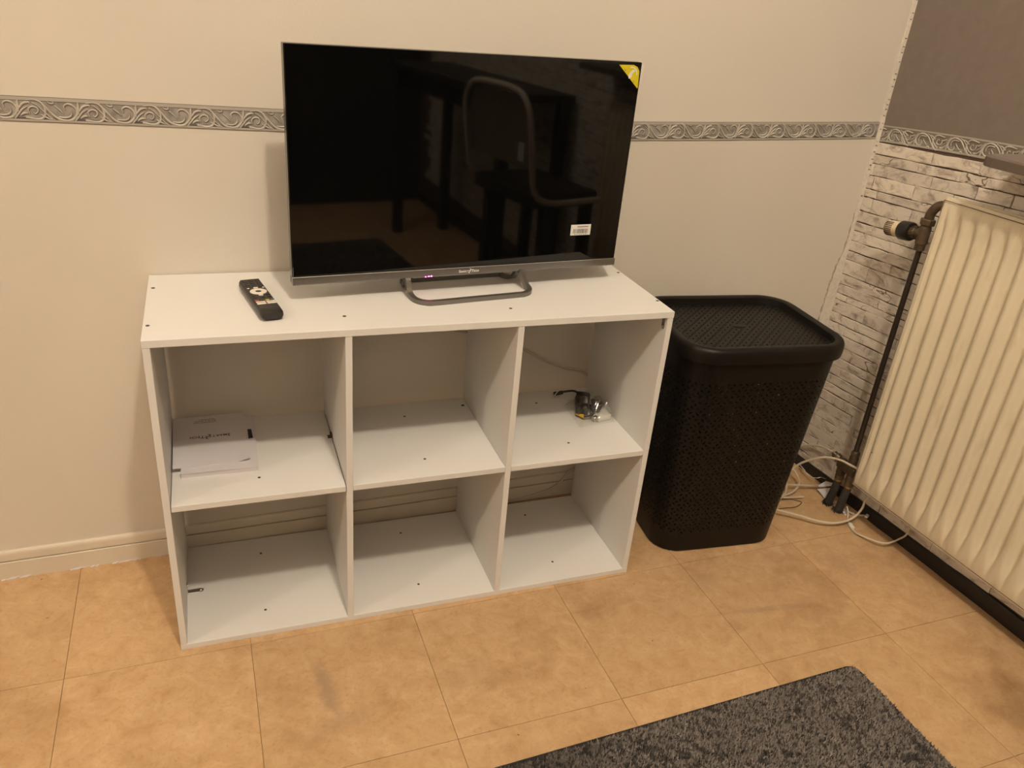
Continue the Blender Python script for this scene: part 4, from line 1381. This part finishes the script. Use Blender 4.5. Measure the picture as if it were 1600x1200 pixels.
# ------------------------------------------------------------------ pipework with thermostat valve
pw = thing('radiator_pipework', (1.672, 0.115, 0), 0, 'dark radiator pipes with thermostat valve and foam sleeves beside the radiator', 'pipes')
PX = lambda y: RW(y, 0.07, 0).x
bm = BM(); tube(bm, [(PX(0.088), 0.0865, 0.165), (PX(0.09), 0.089, 0.45), (PX(0.09), 0.0895, 0.748)], 0.0068, 12, 2)
part('riser_pipe', bm, 'pipe', pw, world=True, smooth=True)
bm = BM(); lathe(bm, [(0.0105, 0), (0.0118, 0.002), (0.0118, 0.014), (0.0135, 0.016), (0.0135, 0.050), (0.012, 0.058)], 16, Matrix.Translation((PX(0.09) - 0.004, 0.088, 0.742)))
lathe(bm, [(0.0105, 0), (0.0120, 0.004), (0.0112, 0.030)], 16, axis_mtx((PX(0.09) - 0.004, 0.090, 0.779), (-0.05, 1, -0.10)))
vb = part('valve_body', bm, 'brass', pw, world=True, smooth=True)
bm = BM(); lathe(bm, [(0.0150, 0), (0.0166, 0.002), (0.0166, 0.013), (0.0150, 0.015)], 6, Matrix.Translation((PX(0.09) - 0.004, 0.087, 0.801)))
part('union_nut', bm, 'brass', pw, world=True)
bm = BM(); tube(bm, [(PX(0.09) - 0.004, 0.0870, 0.815), (PX(0.09) - 0.004, 0.0855, 0.830), (PX(0.09) - 0.001, 0.078, 0.8455), (PX(0.09) + 0.004, 0.068, 0.851), (PX(0.09) + 0.010, 0.050, 0.852), (PX(0.09) + 0.012, 0.03, 0.852)], 0.0108, 14, 5)
part('elbow_pipe', bm, 'brass', pw, world=True, smooth=True)
ax = (-0.045, 1, -0.115)
o0 = Vector((PX(0.09) - 0.004, 0.103, 0.7775))
axn = Vector(ax).normalized()
bm = BM(); lathe(bm, [(0.0132, 0), (0.0140, 0.001), (0.0140, 0.014), (0.0132, 0.015)], 26, axis_mtx(o0 + axn * 0.006, ax))
for k in range(0, 26, 2):
    a = 2 * PI * k / 26
    sub = BM(); box(sub, 0.0136, 0.0152, -0.0010, 0.0010, 0.001, 0.014)
    merge(bm, sub, axis_mtx(o0 + axn * 0.006, ax) @ Matrix.Rotation(a, 4, 'Z'))
part('knurled_ring', bm, 'brass', pw, world=True)
bm = BM()
prof_ = [(0.0165, 0.017), (0.0210, 0.0185), (0.0222, 0.022), (0.0222, 0.046), (0.0205, 0.0485)]
lathe(bm, prof_, 26, axis_mtx(o0, ax)); part('black_collar', bm, 'collar', pw, world=True, smooth=True)
bm = BM(); lathe(bm, [(0.0180, 0.0480), (0.0186, 0.050), (0.0182, 0.072), (0.0172, 0.085), (0.0150, 0.090)], 26, axis_mtx(o0, ax))
hd_ = part('thermostat_head', bm, 'thermo', pw, world=True, smooth=True, label='cream thermostat head with dark slots')
bm = BM()
for k in range(26):
    if k % 13 in (5, 6): continue
    sub = BM(); box(sub, 0.0164, 0.0188, -0.0013, 0.0013, 0.064, 0.086)
    merge(bm, sub, axis_mtx(o0, ax) @ Matrix.Rotation(2 * PI * k / 26, 4, 'Z'))
part('vent_slots', bm, 'tick', hd_, world=True)
# H-block at the foot
bm = BM(); lathe(bm, [(0.0105, 0), (0.0118, 0.003), (0.0118, 0.026), (0.0100, 0.030), (0.0112, 0.031), (0.0112, 0.040), (0.0085, 0.044)], 14, Matrix.Translation((PX(0.088), 0.086, 0.152)))
part('pipe_union', bm, 'brass', pw, world=True, smooth=True)
bm = BM(); box(bm, PX(0.1) - 0.012, PX(0.1) + 0.012, 0.066, 0.128, 0.126, 0.152, 0.005, 2)
part('valve_block', bm, 'brass', pw, world=True, smooth=True)
bm = BM(); lathe(bm, [(0.0125, 0), (0.0125, 0.010), (0.0095, 0.012), (0.0095, 0.020), (0.0040, 0.021), (0.0040, 0.024)], 14, axis_mtx((PX(0.1) - 0.002, 0.130, 0.146), (-0.35, 1, 0.42)))
part('drain_cap', bm, 'brass', pw, world=True, smooth=True)
for yy in (0.113, 0.0765):
    bm = BM(); lathe(bm, [(0.0100, 0), (0.0116, 0.002), (0.0116, 0.013), (0.0098, 0.016), (0.0126, 0.017), (0.0126, 0.032), (0.0105, 0.035)], 8, Matrix.Translation((PX(yy), yy, 0.093)))
    part('compression_nut', bm, 'brass', pw, world=True)
    bm = BM(); lathe(bm, [(0.0106, 0), (0.0112, 0.001), (0.0112, 0.005), (0.0106, 0.006)], 16, Matrix.Translation((PX(yy), yy, 0.0885)))
    part('brass_ring', bm, 'brass_hi', pw, world=True, smooth=True, label='bright worn brass ring')
for (y0_, y1_, x1_) in ((0.113, 0.128, 1.667), (0.0765, 0.092, 1.672)):
    bm = BM(); tube(bm, [(PX(y0_), y0_, 0.090), (PX(y0_) - 0.001, y0_ + 0.003, 0.055), (x1_ - 0.001, y1_ - 0.004, 0.022), (x1_, y1_, 0.001)], lambda t: 0.0096 + 0.0022 * t, 14, 5)
    for v in bm.verts:
        v.co.z = max(0.0, v.co.z)
    sl = part('foam_sleeve', bm, 'foam', pw, world=True, smooth=True)
    bm = BM()                                            # frayed lower edge
    for k in range(18):
        a = 2 * PI * k / 18; rr = random.uniform(0.013, 0.020)
        c_, s__ = math.cos(a), math.sin(a)
        p0 = Vector((x1_ + 0.0112 * c_, y1_ + 0.0112 * s__, 0.011)); p1 = Vector((x1_ + rr * c_, y1_ + rr * s__, 0.0003))
        t_ = Vector((-s__, c_, 0)) * 0.0026
        vv = [bm.verts.new(p) for p in (p0 - t_, p0 + t_, p1 + t_ * 0.5, p1 - t_ * 0.4)]
        bm.faces.new(vv)
    bmesh.ops.solidify(bm, geom=bm.faces[:], thickness=0.0008)
    for v in bm.verts: v.co.z = max(0.0, v.co.z)
    bm.transform(MW[pw.name].inverted())
    part('frayed_edge', bm, 'foam', sl)

# ------------------------------------------------------------------ window sill above the radiator
bm = BM()
sx = lambda y, d: RW(y, d, 0)
pl = [RW(-0.045, 0.002, 0.968), RW(-0.055, 0.134, 0.968), RW(-0.060, 0.146, 0.968), RW(-0.070, 0.154, 0.968), RW(-0.084, 0.157, 0.968), RW(-1.05, 0.157, 0.968), RW(-1.05, 0.002, 0.968)]
prism(bm, pl, (0, 0, 0.022))
bmesh.ops.bevel(bm, geom=[e for e in bm.edges if all(v.co.z > 0.98 for v in e.verts)], offset=0.002, segments=2, affect='EDGES')
sill = solo('window_sill', bm, 'sill', RW(-0.5, 0.1, 0.968), 'greige sill board jutting from the right wall above the radiator', 'sill')
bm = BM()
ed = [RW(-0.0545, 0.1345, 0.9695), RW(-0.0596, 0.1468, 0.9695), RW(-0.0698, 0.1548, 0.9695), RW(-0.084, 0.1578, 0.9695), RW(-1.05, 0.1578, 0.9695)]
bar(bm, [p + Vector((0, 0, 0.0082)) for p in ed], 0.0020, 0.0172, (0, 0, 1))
part('front_strip', bm, 'sill_edge', sill, world=True, label='darker front edge')  # thin separate strip that makes the sill front darker than its top

# ------------------------------------------------------------------ cables and paper on the floor by the pipes
CABLE_LOOP = [(1.695, 0.03, 0.13), (1.6735, 0.0650, 0.1470), (1.6448, 0.0717, 0.1635), (1.6239, 0.0902, 0.1709), (1.6075, 0.1174, 0.1645), (1.5916, 0.1357, 0.1536), (1.5702, 0.1629, 0.1249), (1.5497, 0.1743, 0.0956), (1.5295, 0.1775, 0.0659), (1.5352, 0.1922, 0.035), (1.5121, 0.1835, 0.02), (1.4842, 0.1709, 0.012)]
CABLE_RUN = [(1.470, 0.145, 0.012), (1.4678, 0.1223, 0.02), (1.4993, 0.0967, 0.02), (1.5323, 0.0729, 0.018), (1.5634, 0.0473, 0.016), (1.6024, 0.0316, 0.014), (1.6411, 0.0293, 0.016), (1.6722, 0.0323, 0.024), (1.682, 0.0271, 0.053), (1.6773, 0.0222, 0.0837), (1.6867, 0.018, 0.105)]
CABLE2 = [(1.688, 0.0801, 0.02), (1.6763, 0.0592, 0.012), (1.6681, 0.049, 0.004), (1.6498, 0.0154, 0.004), (1.6463, -0.0047, 0.004), (1.647, -0.0189, 0.006), (1.657, -0.0447, 0.010), (1.6645, -0.0651, 0.014), (1.6793, -0.0778, 0.017), (1.7006, -0.0798, 0.020), (1.7124, -0.0803, 0.0239), (1.7132, -0.0972, 0.0511), (1.7133, -0.0979, 0.0771)]
CABLE3 = [(1.6925, 0.0776, 0.006), (1.6986, 0.0639, 0.006), (1.7081, 0.0544, 0.006), (1.7206, 0.0458, 0.010)]
CABLE4 = [(1.7113, 0.3416, 0.0528), (1.7099, 0.3288, 0.0623), (1.7093, 0.3015, 0.0814), (1.7094, 0.2788, 0.0955), (1.7077, 0.2534, 0.1072), (1.705, 0.2266, 0.1165), (1.6988, 0.1914, 0.1247), (1.6904, 0.159, 0.1335)]
COIL1 = [(1.6197, 0.2736, 0.05), (1.6354, 0.2665, 0.04), (1.6419, 0.2472, 0.03), (1.6386, 0.2248, 0.02), (1.6204, 0.2039, 0.015), (1.5945, 0.1877, 0.012), (1.5609, 0.1798, 0.010), (1.529, 0.1792, 0.010), (1.5111, 0.1832, 0.010)]
COIL2 = [(1.5243, 0.191, 0.006), (1.5404, 0.1796, 0.006), (1.5657, 0.1714, 0.006), (1.5951, 0.1645, 0.008), (1.6084, 0.1596, 0.010)]
COIL3 = [(1.5552, 0.2187, 0.02), (1.5857, 0.212, 0.02), (1.6318, 0.2012, 0.018), (1.669, 0.1964, 0.014), (1.691, 0.1957, 0.012)]
COIL4 = [(1.5767, 0.2351, 0.05), (1.5914, 0.2305, 0.03), (1.584, 0.2097, 0.02), (1.5633, 0.1848, 0.015), (1.5321, 0.1653, 0.012), (1.5087, 0.1608, 0.010), (1.4908, 0.1598, 0.010)]


def cable(name, pts, r, label, m='cable'):
    bm = BM(); tube(bm, pts, r, 8, 6)
    for v in bm.verts: v.co.z = max(0.0002, v.co.z)
    i = min(range(len(pts)), key=lambda k: pts[k][2])
    return solo(name, bm, m, (pts[i][0], pts[i][1], 0), label, 'cable', 'white cables by the radiator pipes', smooth=True)


cable('white_cable', CABLE_LOOP, 0.0031, 'white cable arching high from the hamper to behind the radiator')
cable('white_cable', CABLE_RUN, 0.0031, 'white cable sweeping low across the floor in front of the pipe feet')
c2 = thing('white_cable', (1.6498, 0.0154, 0), 0, 'thin white cable with a white coupler running from the pipe feet under the radiator', 'cable', 'white cables by the radiator pipes')
bm = BM(); tube(bm, CABLE2, 0.0024, 8, 6); part('cord', bm, 'cable', c2, world=True, smooth=True)
bm = BM(); box(bm, -0.005, 0.005, -0.0115, 0.0115, 0, 0.008, 0.0015); bm.transform(Matrix.Translation((1.6545, 0.0190, 0.001)) @ Matrix.Rotation(-0.3, 4, 'Z'))
part('coupler', bm, 'white', c2, world=True, smooth=True)
c3 = thing('white_cable', (1.70, 0.062, 0), 0, 'short white lead with a bare metal plug against the black skirting', 'cable', 'white cables by the radiator pipes')
bm = BM(); tube(bm, CABLE3, 0.0024, 8, 6); part('cord', bm, 'cable', c3, world=True, smooth=True)
bm = BM(); box(bm, -0.0045, 0.0045, -0.013, 0.013, -0.003, 0.003, 0.001); bm.transform(Matrix.Translation((1.7275, 0.0415, 0.012)) @ Matrix.Rotation(math.radians(-63), 4, 'Z'))
part('usb_plug', bm, 'white', c3, world=True, smooth=True)
cable('white_cable', CABLE4, 0.0031, 'white cable curving along the stone wall from the corner to the pipe valve')
cable('white_cable', COIL1, 0.0029, 'white cable forming the widest loop beside the hamper on the floor')
cable('white_cable', COIL2, 0.0027, 'short white cable end lying flat nearest the hamper foot')
cable('white_cable', COIL3, 0.0030, 'white cable running straight across the coil to the white paper scrap')
cable('white_cable', COIL4, 0.0029, 'inner white cable loop closest to the hamper')
bm = BM(); tube(bm, [(1.50, 0.135, 0.003), (1.532, 0.134, 0.003), (1.56, 0.132, 0.003), (1.587, 0.142, 0.003), (1.592, 0.152, 0.003), (1.572, 0.166, 0.003), (1.545, 0.172, 0.003)], 0.0012, 6, 6)
solo('brown_cord', bm, 'tick', (1.56, 0.14, 0), 'thin brown cord curled on the floor under the white cables', 'cord', smooth=True)

bm = BM(); pp = [(1.6740, 0.184, 0.010), (1.7016, 0.1638, 0.024), (1.6935, 0.1460, 0.016), (1.6745, 0.1465, 0.001)]
prism(bm, pp, (0.0, 0.0, 0.0008)); solo('paper_scrap', bm, 'paper', (1.682, 0.16, 0.0), 'white folded paper scrap leaning by the left pipe foot', 'paper', 'white paper scraps by the pipes')
bm = BM(); pp = [(1.682, 0.1952, 0.012), (1.7065, 0.1939, 0.026), (1.7183, 0.1773, 0.028), (1.7069, 0.1690, 0.026), (1.6871, 0.1871, 0.012)]
prism(bm, pp, (0.0, 0.0, 0.0008)); solo('paper_scrap', bm, 'paper', (1.69, 0.185, 0.0), 'white torn paper flap against the black skirting behind the pipes', 'paper', 'white paper scraps by the pipes')
STRIPP = [(1.7035, 0.2995, 0.014), (1.6905, 0.2669, 0.020), (1.6944, 0.2558, 0.012), (1.6878, 0.2281, 0.020), (1.6962, 0.2165, 0.024), (1.706, 0.2149, 0.026), (1.712, 0.2030, 0.028)]
bm = BM(); bar(bm, STRIPP, 0.0045, 0.0009, (0.5, 0.1, 1), 5)
for v in bm.verts: v.co.z = max(0.0005, v.co.z)
solo('peeled_strip', bm, 'paper', (1.69, 0.25, 0), 'wavy white peeled strip curling off the black skirting', 'paper strip')
bm = BM()
for cx, cy, s in ((1.6985, 0.126, 0.008), (1.681, 0.112, 0.006), (1.690, 0.082, 0.010), (1.684, 0.070, 0.006), (1.704, 0.069, 0.006)):
    pts = [(cx + s * math.cos(a) * random.uniform(0.6, 1.1), cy + s * math.sin(a) * random.uniform(0.5, 1.0), 0.0) for a in np.linspace(0, 2 * PI, 7)[:-1]]
    prism(bm, pts, (0.001, 0.001, random.uniform(0.0015, 0.004)))
solo('plaster_crumbs', bm, 'paper', (1.69, 0.1, 0), 'white plaster crumbs on the floor around the pipe feet', 'crumbs', kind='stuff')
bm = BM(); prism(bm, [RW(0.3640, 0.004, 0.052), RW(0.3343, 0.0045, 0.0625), RW(0.3295, 0.0045, 0.040), RW(0.3600, 0.004, 0.030)], (-0.012, 0, 0))
solo('socket_plate', bm, 'cable', RW(0.347, 0.01, 0.03), 'small cream cable outlet at the foot of the wall corner', 'socket')

# ------------------------------------------------------------------ rug
RX0, RX1, RYA, RYB = 0.02, 1.300, -2.25, -0.392
rug = thing('rug', (0.66, -1.30, 0), 0, 'charcoal grey shaggy rug on the floor in the foreground', 'rug')
cr = 0.022
def rug_top(x):                                            # the far edge runs very slightly askew
    return RYB - 0.030 * (RX1 - x) / 0.81


bm = BM()
out = [(RX0, RYA), (RX1 + 0.05, RYA), (RX1 + 0.008, RYB - cr)]
for k in range(7):
    a = PI / 2 * k / 6; out.append((RX1 + 0.008 - cr + cr * math.cos(a), RYB - cr + cr * math.sin(a)))
out.append((RX0, rug_top(RX0)))
prism(bm, [(x, y, 0.0) for x, y in out], (0, 0, 0.007))
part('backing', bm, 'rug_base', rug, world=True)
NT = 62000 * 3
px = rng.uniform(RX0, RX1 + 0.05, NT); py = rng.uniform(RYA, RYB, NT)
near = rng.random(NT) < 0.42
py = np.where(near, rng.uniform(-0.80, RYB, NT), py)
right = np.interp(py, [RYA, RYB - cr], [RX1 + 0.05, RX1 + 0.008])
ok = (px < right - 0.003) & (py < RYB - 0.030 * (RX1 - px) / 0.81 - 0.006)
cornr = (px > right - cr) & (py > RYB - cr)
ok &= ~(cornr & (np.hypot(px - (right - cr), py - (RYB - cr)) > cr - 0.004))
px, py = px[ok], py[ok]; n = len(px)


def smooth_noise(x, y, s, seed):
    r = np.random.default_rng(seed); g_ = r.random((64, 64)); X = x * s % 63; Y = y * s % 63
    i = np.floor(X).astype(int); j = np.floor(Y).astype(int); fx, fy = X - i, Y - j
    fx, fy = fx * fx * (3 - 2 * fx), fy * fy * (3 - 2 * fy)
    a = g_[i, j] * (1 - fx) + g_[i + 1, j] * fx; b = g_[i, j + 1] * (1 - fx) + g_[i + 1, j + 1] * fx
    return a * (1 - fy) + b * fy


mott = 0.42 * smooth_noise(px, py, 85, 1) + 0.45 * smooth_noise(px, py, 190, 2) + 0.22 * smooth_noise(px, py, 16, 3)
# pile lies mostly lighter; dark flecks where the noise is low; darker towards the left end
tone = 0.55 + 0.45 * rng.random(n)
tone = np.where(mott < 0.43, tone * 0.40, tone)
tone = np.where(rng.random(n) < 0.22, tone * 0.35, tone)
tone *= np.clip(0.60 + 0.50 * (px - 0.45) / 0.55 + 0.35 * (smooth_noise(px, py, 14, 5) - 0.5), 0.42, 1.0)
hgt = rng.uniform(0.006, 0.013, n); rad_ = rng.uniform(0.0019, 0.0030, n)
lx, ly = rng.normal(0, 0.0018, n), rng.normal(0, 0.0018, n); ang = rng.uniform(0, 2 * PI, n)
verts = np.zeros((n, 4, 3)); base_z = 0.006
for k in range(3):
    a = ang + 2 * PI * k / 3
    verts[:, k, 0] = px + rad_ * np.cos(a); verts[:, k, 1] = py + rad_ * np.sin(a); verts[:, k, 2] = base_z
verts[:, 3, 0] = px + lx; verts[:, 3, 1] = py + ly; verts[:, 3, 2] = base_z + hgt * 0.8
verts[:, :, 0] -= 0.66; verts[:, :, 1] -= -1.30
idx = np.arange(n)[:, None] * 4
faces = np.concatenate([idx + np.array([[0, 1, 3]]), idx + np.array([[1, 2, 3]]), idx + np.array([[2, 0, 3]])], axis=0)
me = bpy.data.meshes.new('pile')
me.from_pydata(verts.reshape(-1, 3).tolist(), [], faces.tolist()); me.update()
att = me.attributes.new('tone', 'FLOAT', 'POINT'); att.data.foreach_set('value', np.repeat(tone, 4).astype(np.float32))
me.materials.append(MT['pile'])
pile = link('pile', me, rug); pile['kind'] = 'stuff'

# ------------------------------------------------------------------ what the screen mirrors: a chair and a desk behind the camera's right
ca = math.atan2(0.03, 0.40)
chair = thing('desk_chair', (1.485, -1.0, 0), -ca, 'chair with a rounded brown back in a beige tube frame, mirrored in the television screen', 'chair')
CH, CB = 0.565, 0.915
bw = 0.205
# local: x = facing direction (towards the right wall), y = across
frame = [(0.115, -bw, CH - 0.01), (-0.10, -bw, CH - 0.01), (-0.175, -bw, CH + 0.03), (-0.195, -bw, CH + 0.12), (-0.215, -bw, CB - 0.10), (-0.220, -bw + 0.03, CB - 0.03), (-0.222, -bw + 0.10, CB),
         (-0.222, bw - 0.10, CB), (-0.220, bw - 0.03, CB - 0.03), (-0.215, bw, CB - 0.10), (-0.195, bw, CH + 0.12), (-0.175, bw, CH + 0.03), (-0.10, bw, CH - 0.01), (0.115, bw, CH - 0.01)]
bm = BM(); tube(bm, frame, 0.0105, 10, 5); part('tube_frame', bm, 'chair_frame', chair, smooth=True)
bm = BM()
pts = [(-bw + 0.015, CH + 0.10), (bw - 0.015, CH + 0.10), (bw - 0.012, CB - 0.10), (bw - 0.04, CB - 0.035), (bw - 0.10, CB - 0.014), (-bw + 0.10, CB - 0.014), (-bw + 0.04, CB - 0.035), (-bw + 0.012, CB - 0.10)]
prism(bm, [(-0.19 - 0.03 * (z - CH - 0.1) / 0.3, y, z) for y, z in pts], (0.012, 0, 0)); part('backrest', bm, 'chair_pad', chair)
bm = BM(); box(bm, -0.17, 0.12, -bw + 0.012, bw - 0.012, CH - 0.035, CH + 0.02, 0.015, 2); part('seat', bm, 'dark_wood', chair, smooth=True)
for sx_, sy_ in ((-1, -1), (-1, 1), (1, -1), (1, 1)):
    bm = BM(); x0_, y0_ = (-0.10 if sx_ < 0 else 0.08), sy_ * (bw - 0.03)
    bar(bm, [(x0_, y0_, CH - 0.03), (x0_ + sx_ * 0.0, y0_ + sy_ * 0.02, 0.0)], 0.036, 0.036, (1, 0, 0), 1)
    for v in bm.verts: v.co.z = max(0, v.co.z)
    part('leg', bm, 'dark_wood', chair)
for sy_ in (-1, 1):
    bm = BM(); y_ = sy_ * (bw - 0.02); box(bm, -0.10, 0.08, y_ - 0.012, y_ + 0.012, 0.20, 0.23, 0.003); part('stretcher', bm, 'dark_wood', chair)
bm = BM(); prism(bm, [(-0.236, bw + 0.004, 0.70), (-0.236, bw - 0.030, 0.70), (-0.236, bw - 0.030, 0.76), (-0.236, bw + 0.004, 0.76)], (-0.001, 0, 0))
part('care_tag', bm, 'white', chair)
desk = thing('desk', (1.65, -1.85, 0), 0, 'dark wooden desk along the stone wall behind the chair', 'desk')
bm = BM(); box(bm, 1.46, 1.785, -2.40, -1.27, 0.815, 0.845, 0.002); part('desk_top', bm, 'dark_wood', desk, world=True)
for x_ in (1.49, 1.755):
    for y_ in (-2.36, -1.31):
        bm = BM(); box(bm, x_ - 0.022, x_ + 0.022, y_ - 0.022, y_ + 0.022, 0, 0.815, 0.002); part('leg', bm, 'dark_wood', desk, world=True)
bm = BM(); box(bm, 1.51, 1.53, -2.34, -1.33, 0.73, 0.815); part('apron', bm, 'dark_wood', desk, world=True)
